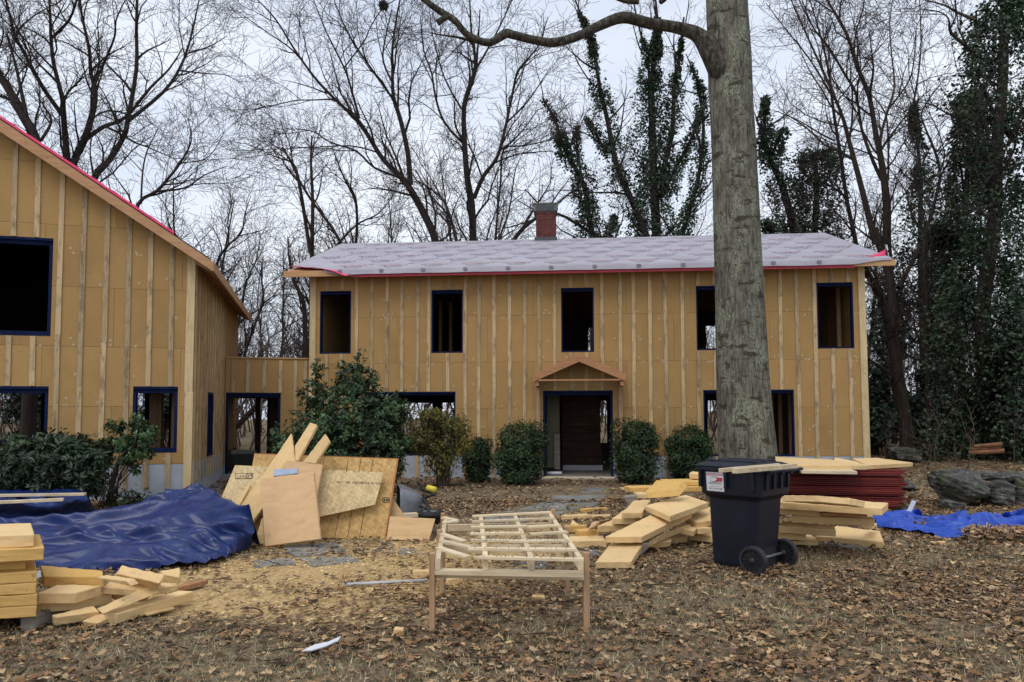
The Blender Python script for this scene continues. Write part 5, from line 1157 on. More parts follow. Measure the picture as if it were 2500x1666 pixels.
tarp('tarp', 'bright blue tarp crumpled flat on the leaves', [R4([(120, 1090, .06), (560, 1060, .07), (720, 1045, .12), (900, 1085, .05), (1150, 1090, .05), (1300, 1045, .16), (1500, 1035, .2), (1720, 1075, .1), (1880, 1060, .16), (2300, 1020, .1)]),
    R4([(160, 1130, .10), (450, 1110, .12), (700, 1095, .06), (900, 1120, .03), (1150, 1130, .05), (1300, 1085, .16), (1500, 1075, .2), (1720, 1110, .1), (1900, 1110, .07), (2300, 1100, .06)]),
    R4([(200, 1190, .08), (450, 1180, .12), (700, 1180, .04), (900, 1215, .02), (1150, 1200, .06), (1300, 1160, .1), (1500, 1155, .13), (1720, 1175, .08), (1900, 1180, .06), (2300, 1190, .03)]),
    R4([(260, 1270, .02), (480, 1290, .03), (720, 1330, .02), (950, 1365, .02), (1180, 1385, .02), (1330, 1370, .02), (1500, 1320, .02), (1720, 1285, .02), (1900, 1280, .02), (2300, 1280, .02)])], 'tarp_blue', 220, 90, .09, 14, (2.0, 4.0))
solo(MB().prism([at_depth(*T4(x, y), 10.9) for x, y in ((600, 1035), (665, 895), (720, 910), (655, 1040))], (0, .01, .0)), 'metal_strip', M['white_pvc'], 'pale flat strip standing slanted behind the bright tarp', 'strip')

# ------------------------------------------------------------------ leaning boards
TP = crop((500, 1000), 3.92)
def lean(pts, Y0, slope_, yaw, thick, mat, label, name='panel', group=None, extra=None, cat='board', edge=None):
    """polygon on a plane that stands at depth Y0 (at x of first base point) and leans back"""
    n = Vector((math.sin(yaw), -math.cos(yaw), slope_)).normalized(); x0 = at_depth(*TP(*pts[0]), Y0).x; p0 = Vector((x0, Y0, 0))
    P = [on_plane(*TP(x, y), p0, n) for x, y in pts]
    o = solo(MB().prism(P, -n * thick), name, M[mat], label, cat, group, bevel=.003)
    if extra:
        for nm, mt, fn in extra:
            mb = MB(); fn(mb, lambda x, y, l=.003: on_plane(*TP(x, y), p0 + n * l, n), n); mb.v = [tuple(Vector(v) - o.location) for v in mb.v]; mb.build(nm, M[mt], o)
    return o
def quadline(mb, pt, x0, y0, x1, y1, w_):
    mb.add([pt(x0 - w_, y0), pt(x0 + w_, y0), pt(x1 + w_, y1), pt(x1 - w_, y1)], [(0, 1, 2, 3)])
def txt(s, size, x, y, x2, y2, rot180=True, st=1.0):
    def fn(mb, pt, n):
        a, b = pt(x, y), pt(x2, y2); ax = (b - a).normalized(); ay = n.cross(ax).normalized()
        c = (a + b) / 2
        if rot180: ax, ay = -ax, -ay
        print_on(mb, s, size, c, ax, ay, .001, st)
    return fn
def frame_fn(x0, y0, x1, y1, w_=3):
    def fn(mb, pt, n):
        for a, b in (((x0, y0), (x1, y0)), ((x0, y1), (x1, y1))): mb.add([pt(a[0], a[1] - w_), pt(b[0], b[1] - w_), pt(b[0], b[1] + w_), pt(a[0], a[1] + w_)], [(0, 1, 2, 3)])
        for x in (x0, x1): mb.add([pt(x - w_, y0), pt(x + w_, y0), pt(x + w_, y1), pt(x - w_, y1)], [(0, 1, 2, 3)])
    return fn
seams = [((1145, 460), (1120, 580)), ((1375, 465), (1245, 1225)), ((1495, 468), (1365, 1228)), ((1612, 470), (1480, 1230)), ((1010, 452), (990, 560))]
lean([(1730, 1248), (1853, 470), (475, 420), (330, 1200)], 9.55, .42, .02, .018, 'osb', 'large amber strand board with dark ruled lines leaning on the bush', 'strand_board', extra=[
    ('ruled_line', 'print_black', lambda mb, pt, n: [quadline(mb, pt, *a, *b, 2.2) for a, b in seams]), ('stamp', 'print_black', frame_fn(1705, 845, 1768, 890, 3)), ('stamp_mark', 'print_black', lambda mb, pt, n: [quadline(mb, pt, x, 855, x - 2, 880, 6) for x in (1722, 1742, 1756)]),
    ('red_edge', 'osb_edge', lambda mb, pt, n: (mb.add([pt(1838, 470), pt(1854, 470), pt(1731, 1248), pt(1719, 1247)], [(0, 1, 2, 3)]), mb.add([pt(476, 419), pt(1853, 469), pt(1851, 475), pt(475, 425)], [(0, 1, 2, 3)])))])
lean([(1090, 1030), (1628, 912), (1713, 602), (290, 533), (150, 862), (300, 1010)], 9.42, .40, .0, .018, 'osb_pale', 'pale strand board with upside-down stamps and a slanted lower edge', 'strand_board', extra=[
    ('stamp_text', 'print_black', txt('50', .11, 390, 633, 465, 633)), ('stamp_text', 'print_black', txt('YEAR', .035, 340, 638, 385, 638)), ('stamp_frame', 'print_black', frame_fn(292, 612, 456, 658, 1.6)), ('stamp_line', 'print_black', txt('WARRANTY LIMITED', .022, 300, 662, 430, 662)),
    ('stamp_text', 'print_black', txt('MADE IN ROXBORO, NC  USA', .048, 1370, 697, 1612, 705)), ('stamp_line', 'print_black', lambda mb, pt, n: [mb.add([pt(x, 575 + (x - 1100) * .04), pt(x + 10, 575 + (x - 1100) * .04), pt(x + 8, 590 + (x - 1100) * .04)], [(0, 1, 2)]) for x in (1130, 1230, 1350, 1425, 1470)])])
GP = 'foam pieces leaning on the strand boards'
lean([(540, 960), (868, 490), (828, 228), (560, 620), (335, 925), (380, 1250), (470, 1055)], 9.3, .40, .0, .06, 'foam', 'pointed foam sheet rising above the leaning boards', 'foam_board', GP)
lean([(890, 495), (1078, 148), (1008, 125), (862, 350), (868, 480)], 9.25, .36, .0, .075, 'foam', 'thick foam plank sticking up beside the pointed sheet', 'foam_board', GP)
lean([(1055, 518), (1197, 310), (1150, 232), (935, 505)], 9.22, .36, -.1, .06, 'foam', 'shorter foam plank slanting towards the evergreen bush', 'foam_board', GP)
lean([(1062, 850), (1130, 527), (780, 485), (600, 740), (640, 1000)], 9.25, .36, .03, .06, 'foam_pink', 'foam sheet half hidden behind the front leaning sheet', 'foam_board', GP)
lean([(572, 1312), (1106, 1242), (1040, 600), (535, 660)], 8.95, .30, -.08, .06, 'foam_pink', 'broad foam sheet in front of all the leaning boards', 'foam_board', GP)
lean([(655, 640), (886, 612), (884, 565), (655, 572)], 9.02, .36, .0, .05, 'blue_foam', 'small pale blue foam strip on the leaning sheets', 'foam_strip')
lean([(330, 922), (440, 730), (420, 698), (285, 900)], 9.28, .40, .0, .05, 'foam', 'small foam wedge on the pale strand board', 'foam_wedge')
lean([(465, 1288), (568, 1288), (550, 1030)], 9.12, .36, .0, .04, 'foam', 'foam sliver between tarp and front leaning sheet', 'foam_wedge')
lean([(1738, 1242), (2142, 1262), (2206, 1045), (1772, 1022)], 9.45, .55, -.05, .018, 'plywood', 'plain plywood piece leaning low beside the amber strand board', 'plywood_sheet')
lean([(1765, 1030), (1925, 1032), (1800, 850)], 9.75, .3, .0, .018, 'plywood', 'triangular plywood scrap behind the amber strand board', 'plywood_sheet')
solo(MB().bar(at_depth(*TP(1900, 1012), 9.75), at_depth(*TP(2160, 1000), 9.8), .12, .05), 'lumber', M['lumber_x'], 'short lumber offcut behind the plywood piece', 'lumber', bevel=.003)

# ------------------------------------------------------------------ slatted rack (sawhorse table)
TT = crop((1000, 1200), 3.92)
tz = .59; base = at_z(*TT(950, 1340), 0)
rack = thing('slatted_rack', 'low work table of pine slats on cedar legs with broken slat ends', 'work table', base)
def part(mb, name, mat, bev=.002): return mb.build(name, M[mat], rack, world=True, bevel=bev)
def tp_(x, y, z=tz): return at_z(*TT(x, y), z)
for (x, y, zt2, wx, wy, dx) in ((217, 1348, .60, .042, .085, .0), (1692, 1343, .60, .048, .085, 0), (315, 1000, .60, .042, .085, -.03), (1508, 955, .60, .042, .085, .0), (1375, 690, .60, .042, .085, 0), (318, 745, .60, .042, .085, 0)):
    p = at_z(*TT(x, y), 0); m_ = 'cedar_z'
    part(MB().prism([(p.x - wx / 2, p.y - wy / 2, -.02), (p.x + wx / 2, p.y - wy / 2, -.02), (p.x + wx / 2, p.y + wy / 2, -.02), (p.x - wx / 2, p.y + wy / 2, -.02)], (dx, 0, zt2 + .02)), 'leg', m_)
th_ = .02
def slat(x0, y0, x1, y1, w_=.064, dz0=0.0, dz1=0.0, name='slat', split=False):
    a, b = tp_(x0, y0), tp_(x1, y1); a.z += dz0; b.z += dz1
    mb = MB()
    if split:
        d = (b - a); n = Vector((-d.y, d.x, 0)).normalized() * w_ / 2
        mb.prism([a - n * .1, a + d * .12 + n, b + n, b - n, a + d * .12 - n * .9], (0, 0, -th_))
    else: mb.bar(a - Vector((0, 0, th_ / 2)), b - Vector((0, 0, th_ / 2)), w_, th_)
    return part(mb, name, 'lumber_x')
for q in ((560, 536, 1590, 545), (590, 460, 955, 458), (945, 466, 1530, 462), (580, 396, 1095, 388), (1165, 402, 1505, 378), (587, 333, 1122, 323), (1130, 332, 1430, 316), (597, 280, 1382, 249), (605, 230, 1350, 192), (330, 292, 455, 275)): slat(*q)
slat(615, 618, 1668, 640, split=True)
for x0, y0, x1, y1, d1 in ((275, 528, 555, 580, -.03), (300, 462, 572, 490, -.03), (310, 398, 525, 438, -.03), (322, 242, 450, 262, -.01)): slat(x0, y0, x1, y1, dz1=d1, name='broken_slat')
def rail(x0, y0, x1, y1, z, w_, h_, name, mat): a, b = tp_(x0, y0, z), tp_(x1, y1, z); a.z -= h_ / 2; b.z -= h_ / 2; return part(MB().bar(a, b, w_, h_), name, mat)
tz2 = tz - th_ - .002
rail(268, 640, 345, 262, tz2, .04, .09, 'rail', 'lumber_y'); rail(1640, 640, 1340, 205, tz2, .04, .09, 'rail', 'lumber_y')
rail(728, 640, 682, 240, tz2, .04, .09, 'joist', 'lumber_y'); rail(1170, 640, 1008, 225, tz2, .04, .09, 'joist', 'lumber_y')
zf = tz2 - .092
for x0, y0, x1, y1 in ((250, 745, 1665, 768), (330, 512, 1500, 510), (365, 318, 1340, 300)): rail(x0, y0, x1, y1, zf, .085 if y0 > 700 else .04, .036 if y0 > 700 else .07, 'cross_rail', 'lumber_x')
rail(250, 778, 1668, 800, zf - .042, .04, .036, 'cross_rail', 'lumber_x')
# pencil ticks on the slats
ticks = MB()
for x0, y0, x1, y1 in ((560, 536, 1590, 545), (590, 460, 955, 458), (945, 466, 1530, 462), (615, 616, 1668, 640), (580, 396, 1095, 388), (597, 280, 1382, 249)):
    for i in range(1, 11):
        f = i / 11 + rnd.uniform(-.03, .03); p = tp_(x0 + (x1 - x0) * f, y0 + (y1 - y0) * f); ticks.add([p + Vector((-.002, -.03, .002)), p + Vector((.002, -.03, .002)), p + Vector((.006, .03, .002)), p + Vector((.002, .03, .002))], [(0, 1, 2, 3)])
o = part(ticks, 'pencil_mark', 'print_black', 0); o['kind'] = 'stuff'

# ------------------------------------------------------------------ wheeled bin
bp = at_z(1822, 1384, 0); ax = Vector((.74, .67, 0)).normalized(); bk_ = Vector((ax.y, -ax.x, 0))     # ax: along the axle (away), bk_: towards the hinge side
ang = math.atan2(bk_.y, bk_.x)
bin_ = thing('wheeled_bin', 'dark navy wheeled bin with a white sticker standing by the foam heap', 'bin', bp, ang)
# local: x = hinge side, y = far wheel side
def rrect(hx, hy, z, cx=0.0, r=.06, n=4):
    P = []
    for sx, sy, a0 in ((1, 1, 0), (-1, 1, 90), (-1, -1, 180), (1, -1, 270)):
        for i in range(n + 1):
            a = math.radians(a0 + 90 * i / n); P.append(Vector((cx + sx * (hx - r) + r * math.cos(a), sy * (hy - r) + r * math.sin(a), z)))
    return P
body = MB().loft([rrect(.255, .235, .03, -.015), rrect(.262, .243, .06, -.015), rrect(.295, .275, .74, 0), rrect(.30, .28, .755, 0), rrect(.352, .33, .80, .0), rrect(.372, .352, 1.02, .0), rrect(.372, .352, 1.045, 0), rrect(.405, .385, 1.05, .0), rrect(.405, .385, 1.085, .0), rrect(.36, .34, 1.086, 0)])
bo_ = body.build('body', M['bin_blue'], bin_, smooth=False, bevel=.006)
lid = MB().loft([rrect(.40, .38, 1.088, -.01), rrect(.40, .38, 1.105, -.01), rrect(.34, .32, 1.135, -.02, .1), rrect(.22, .2, 1.152, -.03, .1), rrect(.05, .05, 1.155, -.03, .04)])
lo = lid.build('lid', M['bin_blue'], bin_, bevel=.005)
for yy in (-.2, 0, .2): MB().box(-.3, .25, yy - .03, yy + .03, 1.14, 1.162).build('rib', M['bin_blue'], lo, bevel=.01)
for yy in (-.26, -.09, .09, .26): MB().box(.40, .50, yy - .018, yy + .018, 1.03, 1.085).build('handle_bracket', M['bin_blue'], bin_, bevel=.005)
MB().tube([(.485, -.34, 1.07), (.485, .34, 1.07)], .017, 10).build('handle', M['bin_blue'], bin_, smooth=True)
for i in range(3): MB().box(-.335 + i * .31, -.305 + i * .31, -.385, -.345, .87, 1.045).build('rib', M['bin_blue'], bin_, bevel=.004)
for i in range(4): MB().box(.352, .392, -.24 + i * .15, -.21 + i * .15, .87, 1.045).build('rib', M['bin_blue'], bin_, bevel=.004)
MB().tube([(.27, -.36, .15), (.27, .36, .15)], .014, 10).build('axle', M['steel_grey'], bin_, smooth=True)
MB().box(.19, .26, -.16, .16, .05, .26).build('wheel_recess', M['rubber'], bin_)
for sy in (-1, 1):
    r0_ = .15; y0_ = sy * .33; rings = []
    for dy, rr in ((-.035, .118), (-.035, .142), (-.02, .15), (.02, .15), (.035, .142), (.035, .118)):
        rings.append([Vector((.27 + math.cos(2 * math.pi * i / 36) * rr, y0_ + dy, .15 + math.sin(2 * math.pi * i / 36) * rr)) for i in range(36)])
    wh = MB().loft(rings + [rings[0]], cap=False).build('wheel', M['rim_plastic'], bin_, smooth=False)
    MB().loft([[Vector((.27 + math.cos(2 * math.pi * i / 30) * .119, y0_ + d, .15 + math.sin(2 * math.pi * i / 30) * .119)) for i in range(30)] for d in (-.012, .012)]).build('disc', M['rubber'], wh)
    for i in range(14):
        a = 2 * math.pi * i / 14; MB().bar((.27 + math.cos(a) * .03, y0_, .15 + math.sin(a) * .03), (.27 + math.cos(a) * .118, y0_, .15 + math.sin(a) * .118), .008, .045, (0, 1, 0)).build('spoke', M['rim_plastic'], wh)
    MB().tube([(.27, y0_ - .04, .15), (.27, y0_ + .04, .15)], .03, 14).build('hub', M['rim_plastic'], wh, smooth=True)
# sticker on the side that faces the yard (local -y), slanted with the collar
sx0, sx1, sz0, sz1 = -.255, -.045, .83, 1.035
def sp(x, z, l=.0): return Vector((x, -(.331 + (z - .80) * .1) - .006 - l, z))
st = MB().prism([sp(sx0, sz0), sp(sx1, sz0), sp(sx1, sz1), sp(sx0, sz1)], (0, .004, 0)).build('sticker', M['sticker'], bin_)
axs, ays = Vector((1, 0, 0)), (sp(0, 1) - sp(0, .9)).normalized()
def stx(s, size, x, z, mat, stt=1.0):
    mb = MB(); print_on(mb, s, size, sp(x, z), axs, ays, .003, stt); mb.build('sticker_text', M[mat], st)
cx_ = (sx0 + sx1) / 2
stx('INDEPENDENT', .034, cx_, 1.008, 'sticker_red', .92); stx('RESIDENTIAL', .027, cx_, .915, 'sticker_dark', 1.0); stx('SERVICES', .02, cx_, .885, 'pipe_grey', 1.5); stx('(203) 504-5184', .026, cx_, .858, 'sticker_dark', .98)
mb = MB(); c = sp(cx_, .958, .003)
mb.add([c] + [c + axs * math.cos(i * .314) * .055 + ays * math.sin(i * .314) * .03 for i in range(20)], [(0, i + 1, (i + 1) % 20 + 1) for i in range(20)]); mb.build('emblem', M['sticker_dark'], st)
mb = MB(); c = sp(cx_ - .004, .958, .0045); mb.add([c] + [c + axs * math.cos(i * .314) * .049 + ays * math.sin(i * .314) * .024 for i in range(20)], [(0, i + 1, (i + 1) % 20 + 1) for i in range(20)]); mb.build('emblem_ring', M['sticker'], st)
mb = MB(); c = sp(cx_ + .05, .958, .006); mb.add([c + axs * x + ays * z for x, z in ((-.05, -.014), (.035, -.02), (.045, .02), (-.03, .022), (-.02, .0))], [(0, 1, 2, 3, 4)]); mb.build('emblem_flag', M['sticker_red'], st)
# sticks lying on the lid
zl = 1.172
a, b = at_z(*TC(355, 222), zl), at_z(*TC(1000, 165), zl); solo(MB().bar(a, b, .035, .035), 'lumber', M['lumber_x'], 'thin stick on the bin lid behind a thicker one', 'lumber', bevel=.002)
a, b = at_z(*TC(460, 225), zl), at_z(*TC(1130, 168), zl); d = (b - a).normalized(); n = Vector((-d.y, d.x, 0)) * .045
solo(MB().bar(a - n, b - n, .05, .042), 'lumber', M['lumber_x'], 'thick cut stick lying across the bin lid', 'lumber', bevel=.002)

# ------------------------------------------------------------------ wheelbarrow tipped on its side
wc = at_depth(*TP(1985, 985), 10.4); wc.z = 0
wb_ = thing('wheelbarrow', 'grey wheelbarrow tipped on its side behind the plywood', 'wheelbarrow', wc, math.radians(12))
def ring(hw, hl_, x, r=.09, cz=.31, cy=0.0):
    return [Vector((x, cy + p.y, cz + p.x)) for p in rrect(hw, hl_, 0, 0, r, 4)]
outer = [ring(.33, .47, -.20, .14), ring(.335, .475, -.19, .14), ring(.30, .43, -.08, .13), ring(.24, .34, .07, .11), ring(.19, .27, .13, .09)]
inner = [ring(.18, .26, .118, .09), ring(.232, .33, .06, .11), ring(.292, .42, -.08, .13), ring(.325, .462, -.20, .14)]
MB().loft(outer, False).add(ring(.19, .27, .13, .09), [tuple(range(20))]).build('tub', M['steel_grey'], wb_, smooth=True)
MB().loft(inner, False).add(ring(.18, .26, .118, .09), [tuple(range(20))]).build('tub_lining', M['black_paint'], wb_, smooth=True)
for z in (.16, .46):
    h = MB().tube([(.17, -.75, .31 + (z - .31) * .3), (.17, -.2, z), (.20, .35, z + (z - .31) * .5), (.16, .95, z + (z - .31) * .9)], .02, 8).build('handle', M['black_paint'], wb_, smooth=True)
    MB().tube([(.165, .83, z + (z - .31) * .82), (.158, .99, z + (z - .31) * .92)], .026, 10).build('grip', M['rubber'], h, smooth=True)
    MB().tube([(.15, .15, z), (.36, .28, z), (.36, .34, z), (.18, .4, z + (z - .31) * .4)], .014, 6).build('leg', M['black_paint'], wb_, smooth=True)
rings = []
for i in range(13):
    a = 2 * math.pi * i / 12; rings.append([Vector((.20 + math.cos(2 * math.pi * j / 24) * (.15 + .045 * math.cos(a)), -.62 + math.sin(2 * math.pi * j / 24) * (.15 + .045 * math.cos(a)), .31 + .045 * math.sin(a))) for j in range(24)])
wl_ = MB().loft(rings, False).build('wheel', M['rubber'], wb_, smooth=True)
MB().tube([(.20, -.62, .27), (.20, -.62, .35)], .1, 16).build('rim', M['steel_grey'], wl_)
# the visible lower stay with its black foot
solo_ = MB().tube([at_depth(*TP(2085, 850), 10.1) , at_depth(*TP(2225, 1060), 9.9)], .024, 8); solo_.v = solo_.v
o = solo_.build('stay', M['black_paint'], wb_, smooth=True, world=True)
MB().tube([at_depth(*TP(2205, 1030), 9.92), at_depth(*TP(2240, 1075), 9.88)], [.04, .055], 10).build('foot', M['rubber'], wb_, smooth=True, world=True)
MB().tube([at_depth(*TP(2010, 910), 10.15), at_depth(*TP(2150, 960), 10.0)], .014, 6).build('brace', M['black_paint'], wb_, smooth=True, world=True)
MB().tube([at_depth(*TP(2060, 765), 10.3), at_depth(*TP(2210, 790), 10.2)], .018, 6).build('brace', M['black_paint'], wb_, smooth=True, world=True)
MB().tube([at_depth(*TP(2100, 855), 10.25), at_depth(*TP(2225, 800), 10.15)], .013, 6).build('brace', M['black_paint'], wb_, smooth=True, world=True)
MB().tube([at_depth(*TP(2130, 748), 10.2), at_depth(*TP(2208, 770), 10.15)], .042, 10).build('grip', M['yellow_grip'], wb_, smooth=True, world=True)

# ------------------------------------------------------------------ rocks, log, small litter
def rock(name, label, u, vb, rx, ry, rz_, zo, seed, yaw=0.0, group=None):
    import bmesh
    R = random.Random(seed); bm = bmesh.new(); c = on_ground(u, vb) + Vector((0, ry * .8, rz_ * .85 + zo))
    for _ in range(26):
        q = Vector((R.uniform(-1, 1), R.uniform(-1, 1), R.uniform(-1, 1))); q = q / max(abs(q.x), abs(q.y), abs(q.z)) * R.uniform(.86, 1.04)
        bm.verts.new((q.x * rx, q.y * ry, q.z * rz_))
    h = bmesh.ops.convex_hull(bm, input=bm.verts); keep = {v for e in h['geom'] if isinstance(e, bmesh.types.BMFace) for v in e.verts}
    bmesh.ops.delete(bm, geom=[v for v in bm.verts if v not in keep], context='VERTS')
    for q_ in range(4):
        bmesh.ops.subdivide_edges(bm, edges=[e for e in bm.edges if e.calc_length() > .045], cuts=1); bmesh.ops.triangulate(bm, faces=bm.faces[:])
        if q_ == 2: bmesh.ops.smooth_vert(bm, verts=bm.verts, factor=.4, use_axis_x=True, use_axis_y=True, use_axis_z=True)
    for vv in bm.verts:
        q = vv.co; k = .05 * mn.noise(q * 4 + Vector((seed, 0, 0))) + .028 * mn.noise(Vector((q.x * 5, q.y * 5, q.z * 20 + q.x * 6)) + Vector((0, seed, 0))) + .008 * mn.noise(q * 40); vv.co = q + q.normalized() * k
    bmesh.ops.rotate(bm, verts=bm.verts, cent=(0, 0, 0), matrix=Matrix.Rotation(yaw, 3, 'Z'))
    me = bpy.data.meshes.new(name); bm.to_mesh(me); bm.free()
    o = link(name, me, M['rock']); o.location = c; return tag(o, label, 'rock', group)
rock('boulder', 'big dark lichened boulder beside the bright tarp', 2384, 1242, .46, .45, .35, 0, 1)
rock('boulder', 'squared dark boulder split off to the right of the big one', 2462, 1240, .17, .30, .24, 0, 5, .1)
rock('boulder', 'mossy slab topping the dark boulders', 2470, 1232, .36, .34, .085, .42, 9, .1)
rock('boulder', 'dark boulder at the frame edge behind the squared one', 2518, 1234, .24, .4, .30, 0, 13)
rock('boulder', 'small flat rock at the foot of the big boulder', 2334, 1248, .15, .2, .09, 0, 17)
rock('boulder', 'pale topped rock at the foot of the forked trunk', 2222, 1126, .40, .4, .20, 0, 21)
rock('boulder', 'low mossy rock right of the maroon stack', 2222, 1200, .2, .3, .12, 0, 25)
lg = MB(); 
for i, (dy, dz) in enumerate(((0, 0), (.05, .09), (-.02, .17))): lg.tube([at_depth(2365, 1106, 19) + Vector((0, dy, dz)), at_depth(2452, 1100, 18.6) + Vector((0, dy, dz))], .055, 7)
simple('brown_log', (.16, .075, .04), (.28, .14, .075), 9, .9)
lg_ = thing('split_logs', 'split orange logs lying on the leaf slope in the woods', 'log', at_depth(2408, 1108, 18.8))
for i, (dy, dz) in enumerate(((0, 0), (.05, .09), (-.02, .17))): MB().tube([at_depth(2365 + i * 6, 1106, 19) + Vector((0, dy, dz)), at_depth(2452 - i * 3, 1101, 18.6) + Vector((0, dy, dz))], [.05, .06], 7).build('log', M['brown_log'], lg_, world=True)
def lump(u, v, sx, sy, sz_, yaw, label, mat='foam', name='foam_block', grp=None, z=0.0):
    p = on_ground(u, v); d = Vector((math.cos(yaw), math.sin(yaw), 0)); n = Vector((-d.y, d.x, 0)); q = [p - d * sx / 2 - n * sy / 2, p + d * sx / 2 - n * sy * .45, p + d * sx * .45 + n * sy / 2, p - d * sx / 2 + n * sy / 2]
    return solo(MB().prism([x + Vector((0, 0, z - .005)) for x in q], (0, 0, sz_)), name, M[mat], label, 'scrap', grp, bevel=.004)
lump(974, 1548, .075, .07, .05, .05, 'small foam cube on the leaves left of the rack')
lump(1315, 1462, .12, .05, .035, -.25, 'foam chunk on the leaves under the rack')
lump(1110, 1425, .17, .07, .06, .65, 'snapped foam strip under the rack')
lump(1035, 1412, .22, .09, .085, .1, 'foam block behind the left rack leg')
lump(1956, 1430, .07, .06, .03, -.2, 'small wooden block on the leaves near the bin', 'lumber_x', 'wood_block')
lump(1090, 1492, .09, .05, .01, .1, 'pale foam flake left of the rack leg', name='foam_flake')
for i, (u, v) in enumerate(((1165, 1585), (1245, 1568), (930, 1505), (1500, 1440), (80, 1545), (2050, 1462), (1545, 1445), (640, 1445), (1390, 1440), (1440, 1532))): lump(u, v, .05 + .03 * (i % 3), .035, .012, i * .8, 'thin pale foam flake lying on the leaves', name='foam_flake', grp='foam flakes on the leaves')
lump(2000, 1300, .2, .06, .05, .1, 'foam strip on leaves below the bright tarp'); lump(2290, 1330, .18, .05, .045, -.05, 'foam strip half sunk in leaves before the bright tarp')
solo(MB().tube([at_z(835, 1428, .03), at_z(1044, 1417, .035)], .016, 8), 'pipe', M['pipe_grey'], 'long grey pipe lying across the sawdust', 'pipe', smooth=True)
solo(MB().prism([at_z(u, v, .055) for u, v in ((738, 1591), (770, 1576), (800, 1570), (832, 1556), (826, 1566), (795, 1580), (762, 1590))], (0, 0, .008)), 'plastic_strip', M['white_pvc'], 'torn white plastic strip on the leaves in the foreground', 'scrap')
solo(MB().prism([at_z(u, v, .012) for u, v in ((1140, 1625), (1146, 1625), (1150, 1652), (1143, 1652))], (0, 0, .01)), 'metal_strip', M['lead'], 'short dark metal strip on the grass in the foreground', 'scrap')
fm = zz([(60, 1395, .10), (110, 1392, .14), (160, 1398, .08), (190, 1408, .03)]); fm2 = zz([(60, 1415, .03), (110, 1412, .06), (160, 1412, .04), (190, 1416, .02)])
tarp('plastic_film', 'crumpled pale plastic film between the pallet stack and the tarp', [fm, fm2], 'film', 30, 8, .03, 4, (6, 8))
# flagstones
SL = [[(1378, 1192), (1478, 1192), (1480, 1203), (1382, 1206)], [(1352, 1210), (1477, 1207), (1478, 1224), (1340, 1228)], [(1322, 1231), (1478, 1227), (1440, 1240), (1400, 1247), (1262, 1247)], [(1235, 1249), (1392, 1249), (1345, 1262), (1185, 1260)], [(845, 1322), (950, 1320), (958, 1333), (852, 1333)], [(690, 1337), (820, 1326), (852, 1352), (722, 1362)], [(860, 1340), (960, 1337), (950, 1352), (870, 1354)], [(975, 1340), (1050, 1343), (1045, 1356), (975, 1354)], [(620, 1372), (715, 1366), (720, 1380), (625, 1386)], [(1250, 1371), (1335, 1371), (1345, 1386), (1262, 1391)], [(1405, 1332), (1452, 1340), (1470, 1362), (1402, 1362)], [(1185, 1264), (1290, 1266), (1280, 1278), (1180, 1276)], [(490, 1180), (545, 1178), (548, 1196), (480, 1200)], [(730, 1366), (860, 1358), (880, 1372), (760, 1384)]]
FLAB = ['narrow slate slab next to the front doorstep', 'slate slab one step out from the narrow doorstep slab', 'wide slate slab where the door path bends', 'wedge-shaped slate slab beyond the bend of the door path', 'slate flagstone touching the amber strand board', 'large slate flagstone before the broad leaning foam sheet', 'slate flagstone between strand board and sawdust', 'slate flagstone below the plywood piece', 'small slate flagstone near the navy tarp hem', 'slate flagstone seen under the slatted rack', 'slate flagstone between rack and foam heap', 'last slate slab of the door path behind the rack', 'slate slab at the link doorway', 'slate flagstone edged by sawdust in mid yard']
for i, pl_ in enumerate(SL):
    P = [on_ground(u, v) for u, v in pl_]; Q2 = []
    for a, b in zip(P, P[1:] + P[:1]):
        for f in (0, .33, .66): q = a.lerp(b, f); Q2.append(q + Vector((rnd.uniform(-.02, .02), rnd.uniform(-.03, .03), 0)))
    o = solo(MB().prism([q + Vector((0, 0, -.03)) for q in Q2], (0, 0, .034 + .006 * (i % 3))), 'flagstone', M['slate'], FLAB[i], 'flagstone', 'flagstones of the door path' if i < 4 or i == 11 else 'flagstones in the yard')

for o in list(COL.objects):
    if o.type == 'MESH' and o.parent is None and o.name.split('.')[0] in ('foam_board', 'foam_block', 'foam_wedge', 'foam_splinter'): rough(o)
# ------------------------------------------------------------------ leaf litter, chips, dry grass
g = np.random.default_rng(99)
OAK = np.array([(0, 0), (.32, .10), (.19, .28), (.46, .44), (.18, .55), (.30, .78), (0, 1.0), (-.27, .74), (-.2, .52), (-.44, .40), (-.2, .30), (-.34, .12)])
OVAL = np.array([(0, 0), (.24, .3), (.2, .72), (0, 1.0), (-.2, .68), (-.25, .28)])
def sample(n, y0, y1, dens):
    y = np.sqrt(g.random(n) * (y1 ** 2 - y0 ** 2) + y0 ** 2); x = (g.random(n) * 2 - 1) * (.78 * y + 1.2)
    keep = np.array([g.random() < dens(a, b) for a, b in zip(x, y)]); return x[keep], y[keep]
PATHP = [on_ground(u, v) for u, v in ((1430, 1192), (1425, 1215), (1370, 1238), (1290, 1255), (1210, 1272))]
def path_near(x, y):
    best = 9
    for a, b in zip(PATHP, PATHP[1:]):
        d = b - a; t_ = max(0, min(1, ((x - a.x) * d.x + (y - a.y) * d.y) / (d.x ** 2 + d.y ** 2))); best = min(best, math.hypot(x - a.x - d.x * t_, y - a.y - d.y * t_))
    return 1 - sstep(.35, .85, best)
def dens_leaf(x, y):
    d = .52 + .8 * mn.noise((x * .55, y * .55, 2)) + .5 * mn.noise((x * 1.9, y * 1.9, 7)); 
    if y > 13.5: d += .45
    d -= .9 * path_near(x, y)
    if x > 3.5: d += .2
    return min(1, max(.16 * (1 - path_near(x, y)) + .06, d) * max(0.02, 1 - 1.1 * saw(x, y)))
